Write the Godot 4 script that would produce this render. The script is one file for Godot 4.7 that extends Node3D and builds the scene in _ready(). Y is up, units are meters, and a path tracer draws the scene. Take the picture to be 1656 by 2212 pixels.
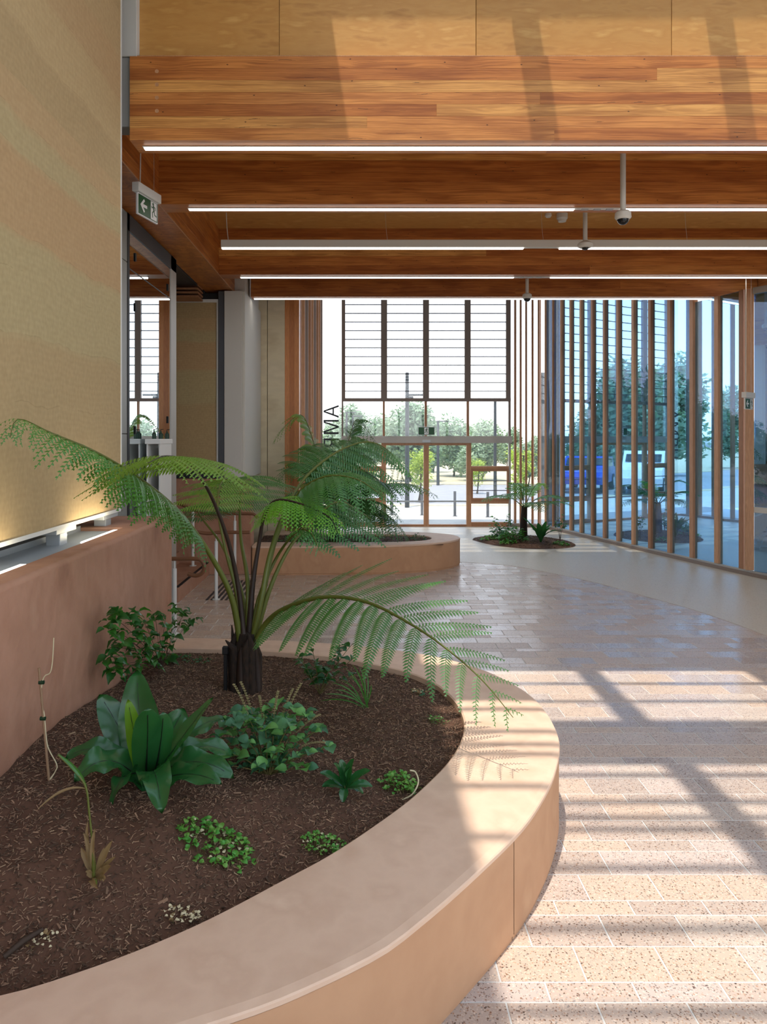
extends Node3D
# Metres, y up. The camera stands at x = 0, z = 0, 2.2 m above the floor and looks along -z.

class G:
	var v := PackedVector3Array()
	var n := PackedVector3Array()
	var u := PackedVector2Array()
	var c := PackedColorArray()
	var ix := PackedInt32Array()
	var tint := Color.WHITE
	var use_c := false
	func _p(a: Vector3, no: Vector3, uv: Vector2 = Vector2.ZERO) -> int:
		v.append(a); n.append(no); u.append(uv)
		if use_c: c.append(tint)
		return v.size() - 1
	func tri(a: Vector3, b: Vector3, d: Vector3) -> void:
		var no := (d - a).cross(b - a).normalized()
		var i := _p(a, no)
		_p(b, no); _p(d, no)
		ix.append_array([i, i + 1, i + 2])
	func quad(a: Vector3, b: Vector3, d: Vector3, e: Vector3) -> void:
		var no := (d - a).cross(b - a).normalized()
		var i := _p(a, no, Vector2(0, 0))
		_p(b, no, Vector2(0, 1)); _p(d, no, Vector2(1, 1)); _p(e, no, Vector2(1, 0))
		ix.append_array([i, i + 1, i + 2, i, i + 2, i + 3])
	func quado(a: Vector3, b: Vector3, d: Vector3, e: Vector3, out: Vector3) -> void:
		if (d - a).cross(b - a).dot(out) < 0.0: quad(e, d, b, a)
		else: quad(a, b, d, e)
	func box(ce: Vector3, sz: Vector3, bev: float = 0.0, bs: Basis = Basis()) -> void:
		var h := sz * 0.5
		if bev <= 0.0:
			for ax in 3:
				for s in [-1.0, 1.0]:
					var o := Vector3.ZERO; o[ax] = s
					var p := Vector3.ZERO; p[(ax + 1) % 3] = 1
					var q := Vector3.ZERO; q[(ax + 2) % 3] = 1
					var k: Vector3 = ce + bs * (o * h)
					quado(k + bs * ((-p - q) * h), k + bs * ((p - q) * h), k + bs * ((p + q) * h), k + bs * ((-p + q) * h), bs * o)
			return
		var e := Vector3(h.x - bev, h.y - bev, h.z - bev)
		for ax in 3:
			for s in [-1.0, 1.0]:
				var o := Vector3.ZERO; o[ax] = s
				var p := Vector3.ZERO; p[(ax + 1) % 3] = 1
				var q := Vector3.ZERO; q[(ax + 2) % 3] = 1
				var k: Vector3 = ce + bs * (o * h)
				quado(k + bs * ((-p - q) * e), k + bs * ((p - q) * e), k + bs * ((p + q) * e), k + bs * ((-p + q) * e), bs * o)
		for ax in 3:
			var a := Vector3.ZERO; a[ax] = 1
			for s in [-1.0, 1.0]:
				for t in [-1.0, 1.0]:
					var p := Vector3.ZERO; p[(ax + 1) % 3] = s
					var q := Vector3.ZERO; q[(ax + 2) % 3] = t
					quado(ce + bs * (-a * e + p * h + q * e), ce + bs * (a * e + p * h + q * e), ce + bs * (a * e + p * e + q * h), ce + bs * (-a * e + p * e + q * h), bs * (p + q))
		for sx in [-1.0, 1.0]:
			for sy in [-1.0, 1.0]:
				for sz2 in [-1.0, 1.0]:
					var a: Vector3 = ce + bs * Vector3(sx * h.x, sy * e.y, sz2 * e.z)
					var b: Vector3 = ce + bs * Vector3(sx * e.x, sy * h.y, sz2 * e.z)
					var d: Vector3 = ce + bs * Vector3(sx * e.x, sy * e.y, sz2 * h.z)
					if (d - a).cross(b - a).dot(bs * Vector3(sx, sy, sz2)) < 0.0: tri(a, d, b)
					else: tri(a, b, d)
	func span(a: Vector3, b: Vector3, bev: float = 0.0) -> void:
		box((a + b) * 0.5, (b - a).abs(), bev)
	func grid(rows: Array, flip: bool = false) -> void:
		var R := rows.size()
		var C: int = rows[0].size()
		var base := v.size()
		for r in R:
			for k in C:
				var a: Vector3 = rows[mini(r + 1, R - 1)][k] - rows[maxi(r - 1, 0)][k]
				var b: Vector3 = rows[r][mini(k + 1, C - 1)] - rows[r][maxi(k - 1, 0)]
				var no := a.cross(b)
				if no.length() < 1e-12:
					no = Vector3.UP
				no = no.normalized()
				_p(rows[r][k], -no if flip else no, Vector2(float(k) / maxi(C - 1, 1), float(r) / maxi(R - 1, 1)))
		for r in R - 1:
			for k in C - 1:
				var i := base + r * C + k
				if flip: ix.append_array([i, i + C + 1, i + 1, i, i + C, i + C + 1])
				else: ix.append_array([i, i + 1, i + C + 1, i, i + C + 1, i + C])
	func tube(pts: Array, rad: Array, sides: int = 8, caps: bool = true) -> void:
		var N := pts.size()
		var t0: Vector3 = (pts[1] - pts[0]).normalized()
		var a := t0.cross(Vector3.UP if absf(t0.y) < 0.9 else Vector3.RIGHT).normalized()
		var base := v.size()
		for i in N:
			var t: Vector3 = (pts[mini(i + 1, N - 1)] - pts[maxi(i - 1, 0)]).normalized()
			a = (a - t * a.dot(t)).normalized()
			var b := t.cross(a)
			var r: float = rad[mini(i, rad.size() - 1)]
			for k in sides:
				var an := TAU * k / sides
				var d := a * cos(an) + b * sin(an)
				_p(pts[i] + d * r, d, Vector2(float(k) / sides, float(i) / N))
		for i in N - 1:
			for k in sides:
				var p := base + i * sides + k
				var q := base + i * sides + (k + 1) % sides
				ix.append_array([p, p + sides, q + sides, p, q + sides, q])
		if caps:
			for e in [0, N - 1]:
				var t: Vector3 = (pts[0] - pts[1]).normalized() if e == 0 else (pts[N - 1] - pts[N - 2]).normalized()
				var m := _p(pts[e], t)
				for k in sides:
					_p(v[base + e * sides + k], t)
				for k in sides:
					var p := m + 1 + k
					var q := m + 1 + (k + 1) % sides
					if e == 0: ix.append_array([m, p, q])
					else: ix.append_array([m, q, p])
	func lathe(ce: Vector3, prof: Array, sides: int = 16) -> void:
		for j in prof.size() - 1:
			var rows := []
			for k in sides + 1:
				var an := TAU * k / sides
				var d := Vector3(cos(an), 0, sin(an))
				rows.append([ce + d * prof[j].x + Vector3(0, prof[j].y, 0), ce + d * prof[j + 1].x + Vector3(0, prof[j + 1].y, 0)])
			grid(rows)
	func prism(poly: PackedVector2Array, depth: float, o: Vector3, ax: Vector3, ay: Vector3) -> void:
		# flat outline in the plane of ax and ay, given thickness on both sides
		var nz := ax.cross(ay).normalized() * depth * 0.5
		var t := Geometry2D.triangulate_polygon(poly)
		for i in range(0, t.size(), 3):
			var p: Array = []
			for k in 3:
				p.append(o + ax * poly[t[i + k]].x + ay * poly[t[i + k]].y)
			for s in [1.0, -1.0]:
				var w: Vector3 = nz * s
				if (p[2] - p[0]).cross(p[1] - p[0]).dot(w) > 0.0: tri(p[0] + w, p[1] + w, p[2] + w)
				else: tri(p[0] + w, p[2] + w, p[1] + w)
		var ce := Vector2.ZERO
		for q in poly: ce += q / poly.size()
		for i in poly.size():
			var a := poly[i]
			var b := poly[(i + 1) % poly.size()]
			var pa := o + ax * a.x + ay * a.y
			var pb := o + ax * b.x + ay * b.y
			var m := (a + b) * 0.5 - ce
			quado(pa - nz, pb - nz, pb + nz, pa + nz, ax * m.x + ay * m.y)
	func mesh() -> ArrayMesh:
		var arr := []
		arr.resize(Mesh.ARRAY_MAX)
		arr[Mesh.ARRAY_VERTEX] = v
		arr[Mesh.ARRAY_NORMAL] = n
		arr[Mesh.ARRAY_TEX_UV] = u
		if use_c: arr[Mesh.ARRAY_COLOR] = c
		arr[Mesh.ARRAY_INDEX] = ix
		var m := ArrayMesh.new()
		if v.size() > 0: m.add_surface_from_arrays(Mesh.PRIMITIVE_TRIANGLES, arr)
		return m

const EYE := 2.2
const F := 1600.0
const BB := 4.62      # underside of the timber beams
const CEIL := 5.3     # underside of the low ceiling
const ROOF := 7.2     # high roof over the front hall
const RIM := 0.469
const FZ := 18.53     # entrance facade
var M := {}
var names := {}
var rng := RandomNumberGenerator.new()

# a point seen at the photograph's pixel (px, py), z metres in front of the camera / lying on the level y
func at(px: float, py: float, z: float) -> Vector3:
	return Vector3((px - 776.0) * z / F, EYE + (948.0 - py) * z / F, -z)
func on(px: float, py: float, y: float = 0.0) -> Vector3:
	var z := F * (EYE - y) / (py - 948.0)
	return Vector3((px - 776.0) * z / F, y, -z)
func P(x: float, y: float, z: float) -> Vector3:
	return Vector3(x, y, -z)
func numbered(s: String) -> String:
	var k: int = names.get(s, 0)
	names[s] = k + 1
	return s if k == 0 else "%s_%03d" % [s, k]
func thing(called: String, label: String, category: String, pos: Vector3 = Vector3.ZERO, group: String = "") -> Node3D:
	var o := Node3D.new()
	o.name = numbered(called)
	add_child(o)
	o.position = pos
	o.set_meta("label", label)
	o.set_meta("category", category)
	if group: o.set_meta("group", group)
	return o
func struct(called: String, pos: Vector3 = Vector3.ZERO) -> Node3D:
	var o := Node3D.new()
	o.name = called
	add_child(o)
	o.position = pos
	o.set_meta("kind", "structure")
	return o
# shapes are given in world coordinates; a part is shifted back by the place of its thing
func part(parent: Node3D, called: String, g: G, m: Material, kind: String = "") -> MeshInstance3D:
	return partm(parent, called, g.mesh(), m, kind)
func partm(parent: Node3D, called: String, me: Mesh, m: Material, kind: String = "") -> MeshInstance3D:
	var o := MeshInstance3D.new()
	o.name = called
	o.mesh = me
	o.material_override = m
	parent.add_child(o, true)
	if parent.get_parent() == self and not (parent is MeshInstance3D):
		o.position = -parent.position
	if kind: o.set_meta("kind", kind)
	return o
func catmull(p: Array, steps: int) -> Array:
	var out := []
	for i in p.size() - 1:
		for k in steps:
			var t := float(k) / steps
			out.append(p[i].cubic_interpolate(p[i + 1], p[maxi(i - 1, 0)], p[mini(i + 2, p.size() - 1)], t))
	out.append(p[p.size() - 1])
	return out
func resample(p: Array, count: int) -> Array:
	var L := [0.0]
	for i in range(1, p.size()):
		L.append(L[i - 1] + p[i].distance_to(p[i - 1]))
	var out := []
	var j := 0
	for k in count:
		var d: float = L[-1] * k / (count - 1)
		while j < p.size() - 2 and L[j + 1] < d: j += 1
		out.append(p[j].lerp(p[j + 1], clampf((d - L[j]) / maxf(L[j + 1] - L[j], 1e-6), 0, 1)))
	return out
func bent(a: Vector3, b: Vector3, d: Vector3, k: int) -> Array:
	var out := []
	for i in k + 1:
		var t := float(i) / k
		out.append(a.lerp(b, t).lerp(b.lerp(d, t), t))
	return out

# ---------------------------------------------------------------- materials
func mat(col: Color, rough: float = 0.7, metal: float = 0.0) -> StandardMaterial3D:
	var m := StandardMaterial3D.new()
	m.albedo_color = col
	m.roughness = rough
	m.metallic = metal
	return m
func noise(freq: float, oct: int = 4, sd: int = 1, type: int = FastNoiseLite.TYPE_SIMPLEX_SMOOTH) -> FastNoiseLite:
	var f := FastNoiseLite.new()
	f.noise_type = type
	f.frequency = freq
	f.fractal_octaves = oct
	f.seed = sd
	return f
func ramp_tex(f: FastNoiseLite, size: int, cols: Array, speck: float = 0.0) -> ImageTexture:
	var im: Image = f.get_seamless_image(size, size)
	im.convert(Image.FORMAT_RGB8)
	var d := im.get_data()
	var r := RandomNumberGenerator.new()
	r.seed = 5
	for i in size * size:
		var t: float = clampf(d[i * 3] / 255.0 + (r.randf() - 0.5) * speck, 0.0, 0.9999) * (cols.size() - 1)
		var k := int(t)
		var q: Color = cols[k].lerp(cols[k + 1], t - k)
		d[i * 3] = int(q.r * 255); d[i * 3 + 1] = int(q.g * 255); d[i * 3 + 2] = int(q.b * 255)
	im = Image.create_from_data(size, size, false, Image.FORMAT_RGB8, d)
	im.generate_mipmaps()
	return ImageTexture.create_from_image(im)
func tex_mat(t: Texture2D, sc: Vector3, rough: float, off: Vector3 = Vector3.ZERO, col: Color = Color.WHITE) -> StandardMaterial3D:
	var m := mat(col, rough)
	m.albedo_texture = t
	m.uv1_triplanar = true
	m.uv1_world_triplanar = true
	m.uv1_scale = sc
	m.uv1_offset = off
	return m
func bump(m: StandardMaterial3D, f: FastNoiseLite, size: int, strength: float) -> void:
	var im: Image = f.get_seamless_image(size, size)
	im.bump_map_to_normal_map(strength)
	m.normal_enabled = true
	m.normal_scale = 1.0
	m.normal_texture = ImageTexture.create_from_image(im)
func leaf_mat(col: Color, back: Color, rough: float = 0.45) -> StandardMaterial3D:
	var m := mat(col, rough)
	m.backlight_enabled = true
	m.backlight = back
	m.cull_mode = BaseMaterial3D.CULL_DISABLED
	return m
func wood_image() -> Image:
	var w := 1024
	var h := 512
	var im := Image.create(w, h, false, Image.FORMAT_RGB8)
	var f1 := noise(0.02, 3, 11)
	var f2 := noise(0.05, 2, 12)
	var f3 := noise(0.006, 2, 13)
	var c1 := Color(0.68, 0.46, 0.25)
	var c2 := Color(0.88, 0.66, 0.40)
	for y in h:
		for x in w:
			# grain runs along x and joins up at the edges of the picture
			var an := TAU * x / w
			var cx := cos(an) * 26.0
			var cz := sin(an) * 26.0
			var yy := TAU * y / h
			var ay := cos(yy) * 82.0
			var by := sin(yy) * 82.0
			var wob := f3.get_noise_3d(cx * 4.0 + 300.0, ay, cz * 4.0 + by)
			var g := f1.get_noise_3d(cx * 0.6 + ay, by * 6.0 + wob * 60.0, cz * 0.6 + by)
			var fine := f2.get_noise_3d(cx * 2.0 + ay * 3.0, by * 3.0, cz * 2.0 + ay * 5.0)
			var t := clampf(0.5 + g * 0.9 + wob * 0.5 + fine * 0.3, 0, 1)
			im.set_pixel(x, y, c1.lerp(c2, t))
	var r := RandomNumberGenerator.new()
	r.seed = 8
	for k in 26:    # gum veins and knots
		var x0 := r.randi_range(0, w - 1)
		var y0 := r.randi_range(12, h - 12)
		var len := r.randi_range(14, 90) if k % 3 else 8
		var th := r.randf_range(0.8, 2.0) if k % 3 else 3.5
		for i in len:
			var half := th * sin(PI * (i + 0.5) / len)
			for j in range(int(-half) - 1, int(half) + 2):
				if absf(j) <= half:
					var px := (x0 + i) % w
					var py := clampi(y0 + j + int(sin(i * 0.08 + k) * 3.0), 0, h - 1)
					im.set_pixel(px, py, im.get_pixel(px, py).lerp(Color(0.16, 0.08, 0.03), 0.75))
	im.generate_mipmaps()
	return im
func terrazzo(size: int, base: Color, chips: Array, count: int, rmin: float, rmax: float, sd: int) -> ImageTexture:
	var im := Image.create(size, size, false, Image.FORMAT_RGB8)
	var r := RandomNumberGenerator.new()
	r.seed = sd
	im.fill(base)
	for k in count:
		var col: Color = chips[r.randi() % chips.size()]
		col = col.lerp(base, r.randf_range(0.0, 0.45))
		var a := r.randf_range(rmin, rmax)
		var b := a * r.randf_range(0.45, 0.95)
		var th := r.randf() * PI
		var x0 := r.randi_range(0, size - 1)
		var y0 := r.randi_range(0, size - 1)
		var e := int(ceil(a))
		var sq := r.randf_range(0.9, 1.4)
		for j in range(-e, e + 1):
			for i in range(-e, e + 1):
				var p := (i * cos(th) + j * sin(th)) / a
				var q := (-i * sin(th) + j * cos(th)) / b
				if pow(absf(p), 2.0 * sq) + pow(absf(q), 2.0 * sq) <= 1.0:
					im.set_pixel(posmod(x0 + i, size), posmod(y0 + j, size), col)
	im.generate_mipmaps()
	return ImageTexture.create_from_image(im)
func earth_tex() -> ImageTexture:
	# rammed earth: level courses, each with its own tone and a wandering upper edge
	var w := 512
	var h := 1024
	var im := Image.create(w, h, false, Image.FORMAT_RGB8)
	var r := RandomNumberGenerator.new()
	r.seed = 21
	var cols := [Color(0.75, 0.67, 0.525), Color(0.725, 0.665, 0.52), Color(0.755, 0.66, 0.515), Color(0.77, 0.69, 0.54), Color(0.73, 0.65, 0.505), Color(0.735, 0.68, 0.535), Color(0.75, 0.645, 0.50)]
	var edge := []
	var tone := []
	var y0 := 0.0
	while y0 < h:
		edge.append(y0)
		tone.append(cols[r.randi() % cols.size()])
		y0 += r.randf_range(44, 120)
	edge.append(float(h) + 60.0)
	tone.append(tone[0])
	var f := noise(0.008, 3, 31)
	var g := noise(0.09, 3, 32)
	for x in w:
		var an := TAU * x / w
		var sx := cos(an) * 60.0
		var sz := sin(an) * 60.0
		for y in h:
			var yy: float = y + f.get_noise_3d(sx * 2.0, y * 0.35, sz * 2.0) * 11.0
			var k := clampi(edge.bsearch(yy) - 1, 0, tone.size() - 2)
			var d: float = yy - edge[k]
			var c: Color = tone[k]
			c = c.lerp(tone[k + 1], smoothstep(edge[k + 1] - 14.0, edge[k + 1] + 1.0, yy) * 0.5)
			var q := g.get_noise_3d(sx * 3.0, y * 0.8, sz * 3.0) * 0.035
			var lay: float = sin(d * 0.7) * 0.006
			if d < 1.2 and d >= 0.0 and f.get_noise_2d(x * 2.0, y) > 0.1: q -= 0.05
			im.set_pixel(x, h - 1 - y, Color(c.r + q + lay, c.g + q + lay, c.b + q + lay))
	im.generate_mipmaps()
	return ImageTexture.create_from_image(im)

func make_materials() -> void:
	var wood := ImageTexture.create_from_image(wood_image())
	# wood by tone; grain along x, along z or along y
	var tones := [Color(0.97, 0.88, 0.78), Color(0.88, 0.75, 0.62), Color(1.0, 0.98, 0.90), Color(0.82, 0.67, 0.53), Color(0.93, 0.81, 0.68)]
	for k in 5:
		M["woodx%d" % k] = tex_mat(wood, Vector3(0.42, 1.7, 1.7), 0.42, Vector3(0.31 * k, 0.23 * k, 0.17 * k), tones[k])
		M["woodz%d" % k] = tex_mat(wood, Vector3(1.7, 1.7, 0.42), 0.42, Vector3(0.31 * k, 0.23 * k, 0.17 * k), tones[k])
	# frames: pale oak fins and stiles, the grain runs upright
	var oak := ramp_tex(noise(0.05, 4, 44), 256, [Color(0.80, 0.78, 0.75), Color(1.0, 1.0, 1.0), Color(0.90, 0.88, 0.86), Color(0.98, 0.97, 0.95)], 0.05)
	M.frame = tex_mat(oak, Vector3(3.0, 0.22, 3.0), 0.5, Vector3.ZERO, Color(0.74, 0.55, 0.405))
	M.frame_b = tex_mat(oak, Vector3(3.0, 0.22, 3.0), 0.5, Vector3(0.3, 0.1, 0.2), Color(0.66, 0.47, 0.33))
	M.frame_c = tex_mat(oak, Vector3(3.0, 0.22, 3.0), 0.5, Vector3(0.6, 0.3, 0.4), Color(0.79, 0.60, 0.445))
	M.column_a = tex_mat(oak, Vector3(4.0, 0.25, 4.0), 0.45, Vector3(0.1, 0.1, 0.1), Color(0.82, 0.55, 0.33))
	M.column_b = tex_mat(oak, Vector3(4.0, 0.25, 4.0), 0.45, Vector3(0.5, 0.4, 0.3), Color(0.74, 0.47, 0.27))
	M.bronze = mat(Color(0.50, 0.44, 0.40), 0.5, 0.1)
	M.silver = mat(Color(0.66, 0.64, 0.61), 0.45, 0.3)
	var ply := ramp_tex(noise(0.012, 4, 41), 512, [Color(0.74, 0.53, 0.28), Color(0.83, 0.63, 0.36), Color(0.80, 0.59, 0.32), Color(0.89, 0.71, 0.44)], 0.05)
	for k in 3: M["ply%d" % k] = tex_mat(ply, Vector3(0.32, 1.15, 0.8), 0.4, Vector3(0.37 * k, 0.41 * k, 0.3), [Color(0.97, 0.96, 0.94), Color(1, 1, 1), Color(0.94, 0.93, 0.9)][k])
	M.ceil_ply = tex_mat(ply, Vector3(0.3, 0.6, 0.6), 0.5, Vector3(0.2, 0, 0), Color(0.97, 0.96, 0.94))
	M.earth = tex_mat(earth_tex(), Vector3(0.3, 0.24, 0.3), 0.9, Vector3.ZERO, Color(0.95, 0.92, 0.86))
	var pl := ramp_tex(noise(0.006, 5, 51), 512, [Color(0.60, 0.43, 0.34), Color(0.67, 0.49, 0.39), Color(0.705, 0.53, 0.43), Color(0.675, 0.50, 0.40), Color(0.73, 0.57, 0.47)], 0.04)
	M.plaster = tex_mat(pl, Vector3(0.55, 0.4, 0.55), 0.85)
	bump(M.plaster, noise(0.03, 4, 52), 512, 1.2)
	var pc := ramp_tex(noise(0.01, 5, 55), 512, [Color(0.80, 0.665, 0.55), Color(0.84, 0.71, 0.605), Color(0.87, 0.745, 0.64), Color(0.835, 0.705, 0.60), Color(0.89, 0.77, 0.665)], 0.03)
	M.coping = tex_mat(pc, Vector3(0.5, 0.5, 0.5), 0.62)
	M.concrete = tex_mat(pc, Vector3(0.5, 0.35, 0.5), 0.8, Vector3(0.2, 0.3, 0.1), Color(0.88, 0.80, 0.71))
	var tt := terrazzo(1024, Color(0.765, 0.705, 0.65), [Color(0.45, 0.35, 0.29), Color(0.56, 0.42, 0.33), Color(0.60, 0.58, 0.56), Color(0.72, 0.58, 0.48), Color(0.87, 0.81, 0.74), Color(0.84, 0.74, 0.65), Color(0.36, 0.30, 0.27), Color(0.90, 0.84, 0.77), Color(0.76, 0.67, 0.60), Color(0.83, 0.76, 0.69), Color(0.86, 0.80, 0.74)], 20000, 1.0, 4.2, 3)
	var rough := [0.30, 0.24, 0.36, 0.2, 0.42]
	var tint := [Color(1, 1, 1), Color(0.96, 0.95, 0.95), Color(1, 0.97, 0.94), Color(0.93, 0.92, 0.92), Color(0.98, 0.98, 1.0)]
	for k in 5: M["tile%d" % k] = tex_mat(tt, Vector3(0.83, 0.83, 0.83), rough[k], Vector3(0.17 * k, 0.2, 0.29 * k), tint[k])
	M.grout = mat(Color(0.80, 0.80, 0.78), 0.9)
	var tc := terrazzo(512, Color(0.80, 0.76, 0.68), [Color(0.74, 0.68, 0.58), Color(0.85, 0.82, 0.76), Color(0.66, 0.60, 0.52)], 2600, 1.2, 3.2, 4)
	M.cream = tex_mat(tc, Vector3(0.9, 0.9, 0.9), 0.42)
	M.white = mat(Color(0.85, 0.85, 0.83), 0.55)
	M.off_white = mat(Color(0.80, 0.79, 0.76), 0.7)
	M.steel = mat(Color(0.72, 0.74, 0.75), 0.5, 0.2)
	M.grey_panel = mat(Color(0.52, 0.53, 0.51), 0.45)
	M.dark = mat(Color(0.06, 0.06, 0.06), 0.6)
	M.dark_grey = mat(Color(0.20, 0.20, 0.21), 0.5)
	M.shade_grey = mat(Color(0.33, 0.34, 0.36), 0.5, 0.3)
	M.stone = tex_mat(ramp_tex(noise(0.008, 4, 61), 256, [Color(0.76, 0.70, 0.58), Color(0.83, 0.78, 0.66), Color(0.80, 0.75, 0.64), Color(0.86, 0.81, 0.70)], 0.02), Vector3(0.4, 0.8, 0.4), 0.55)
	var led := mat(Color(1, 1, 1), 0.6)
	led.emission_enabled = true
	led.emission = Color(1.0, 0.98, 0.95)
	led.emission_energy_multiplier = 3.0
	M.led = led
	var gl := mat(Color(0.75, 0.9, 0.92, 0.06), 0.02)
	gl.transparency = BaseMaterial3D.TRANSPARENCY_ALPHA
	M.glass = gl
	var one := Image.create(4, 4, false, Image.FORMAT_RGB8)
	one.fill(Color.WHITE)
	var gb := mat(Color(0.56, 0.79, 0.96, 0.8), 0.012, 1.0)
	gb.albedo_texture = ImageTexture.create_from_image(one)
	gb.transparency = BaseMaterial3D.TRANSPARENCY_ALPHA
	M.glass_blue = gb
	var gm := mat(Color(0.88, 0.92, 0.94, 0.86), 0.01, 1.0)
	gm.transparency = BaseMaterial3D.TRANSPARENCY_ALPHA
	M.glass_mirror = gm
	var gs := mat(Color(0.45, 0.46, 0.44, 0.12), 0.05)
	gs.transparency = BaseMaterial3D.TRANSPARENCY_ALPHA
	M.glass_roof = gs
	var gt := mat(Color(0.35, 0.38, 0.38, 0.55), 0.05)
	gt.transparency = BaseMaterial3D.TRANSPARENCY_ALPHA
	M.glass_roof_b = gt
	M.concrete_grey = mat(Color(0.62, 0.62, 0.60), 0.85)
	M.soil = tex_mat(ramp_tex(noise(0.05, 5, 71), 512, [Color(0.24, 0.155, 0.11), Color(0.36, 0.245, 0.175), Color(0.30, 0.20, 0.14), Color(0.45, 0.32, 0.23)], 0.35), Vector3(1.6, 1.6, 1.6), 0.95)
	var ch := mat(Color(1, 1, 1), 0.9)
	ch.vertex_color_use_as_albedo = true
	M.chip = ch
	M.fern = leaf_mat(Color(0.24, 0.42, 0.20), Color(0.30, 0.55, 0.16), 0.42)
	M.fern_b = leaf_mat(Color(0.19, 0.37, 0.19), Color(0.24, 0.45, 0.14), 0.42)
	M.fern_young = leaf_mat(Color(0.38, 0.60, 0.18), Color(0.55, 0.80, 0.20), 0.42)
	M.fern_gold = leaf_mat(Color(0.36, 0.50, 0.17), Color(0.5, 0.66, 0.18), 0.45)
	M.stipe = mat(Color(0.34, 0.37, 0.12), 0.5)
	M.stipe_dark = mat(Color(0.17, 0.11, 0.07), 0.6)
	M.trunk = tex_mat(ramp_tex(noise(0.04, 5, 81), 256, [Color(0.07, 0.05, 0.03), Color(0.16, 0.11, 0.07), Color(0.26, 0.18, 0.11)], 0.3), Vector3(5, 1.2, 5), 0.95)
	M.nest = leaf_mat(Color(0.13, 0.32, 0.16), Color(0.16, 0.36, 0.12), 0.25)
	M.nest_young = leaf_mat(Color(0.34, 0.50, 0.13), Color(0.5, 0.7, 0.15), 0.3)
	M.nest_rib = mat(Color(0.05, 0.10, 0.05), 0.5)
	M.mint = leaf_mat(Color(0.26, 0.45, 0.29), Color(0.26, 0.46, 0.2), 0.6)
	M.mint_b = leaf_mat(Color(0.19, 0.37, 0.25), Color(0.2, 0.4, 0.2), 0.6)
	M.mint_c = leaf_mat(Color(0.36, 0.56, 0.29), Color(0.3, 0.55, 0.2), 0.6)
	M.vine = leaf_mat(Color(0.12, 0.31, 0.12), Color(0.22, 0.46, 0.14), 0.35)
	M.vine_b = leaf_mat(Color(0.19, 0.40, 0.14), Color(0.3, 0.55, 0.16), 0.35)
	M.clover = leaf_mat(Color(0.30, 0.56, 0.22), Color(0.36, 0.6, 0.2), 0.5)
	M.clover_b = leaf_mat(Color(0.42, 0.60, 0.26), Color(0.4, 0.6, 0.2), 0.5)
	M.straw = leaf_mat(Color(0.50, 0.41, 0.27), Color(0.4, 0.36, 0.16), 0.7)
	M.petal = leaf_mat(Color(0.80, 0.76, 0.62), Color(0.5, 0.5, 0.4), 0.8)
	M.stem = mat(Color(0.36, 0.33, 0.16), 0.7)
	M.seed = mat(Color(0.52, 0.48, 0.32), 0.8)
	M.twig = mat(Color(0.55, 0.44, 0.33), 0.8)
	M.twig_dark = mat(Color(0.22, 0.16, 0.11), 0.8)
	M.tie = mat(Color(0.04, 0.19, 0.10), 0.4)
	M.green = mat(Color(0.02, 0.30, 0.15), 0.4)
	M.sign_white = mat(Color(0.9, 0.9, 0.9), 0.5)
	M.rail = mat(Color(0.45, 0.29, 0.18), 0.45)
	M.letter = mat(Color(0.10, 0.14, 0.16), 0.5)
	M.gum = leaf_mat(Color(0.50, 0.57, 0.46), Color(0.4, 0.5, 0.3), 0.6)
	M.gum_b = leaf_mat(Color(0.42, 0.51, 0.39), Color(0.35, 0.45, 0.28), 0.6)
	M.wattle = leaf_mat(Color(0.58, 0.64, 0.22), Color(0.5, 0.6, 0.2), 0.6)
	M.dry = tex_mat(ramp_tex(noise(0.03, 4, 91), 256, [Color(0.62, 0.57, 0.46), Color(0.72, 0.67, 0.56), Color(0.58, 0.57, 0.44)], 0.2), Vector3(0.3, 0.3, 0.3), 0.95)
	M.pavement = tex_mat(ramp_tex(noise(0.02, 4, 92), 256, [Color(0.60, 0.59, 0.57), Color(0.68, 0.67, 0.64), Color(0.64, 0.63, 0.61)], 0.1), Vector3(0.3, 0.3, 0.3), 0.9)
	M.asphalt = mat(Color(0.52, 0.52, 0.53), 0.9)
	M.pole = mat(Color(0.16, 0.17, 0.19), 0.5)
	M.bollard = mat(Color(0.36, 0.36, 0.38), 0.5, 0.3)
	M.car_blue = mat(Color(0.05, 0.22, 0.60), 0.25, 0.2)
	M.car_white = mat(Color(0.85, 0.86, 0.87), 0.25)
	M.car_glass = mat(Color(0.05, 0.06, 0.07), 0.05)
	M.tyre = mat(Color(0.03, 0.03, 0.03), 0.8)
	M.joinery = mat(Color(0.55, 0.46, 0.43), 0.5)
	M.joinery_b = mat(Color(0.47, 0.34, 0.27), 0.5)

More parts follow.
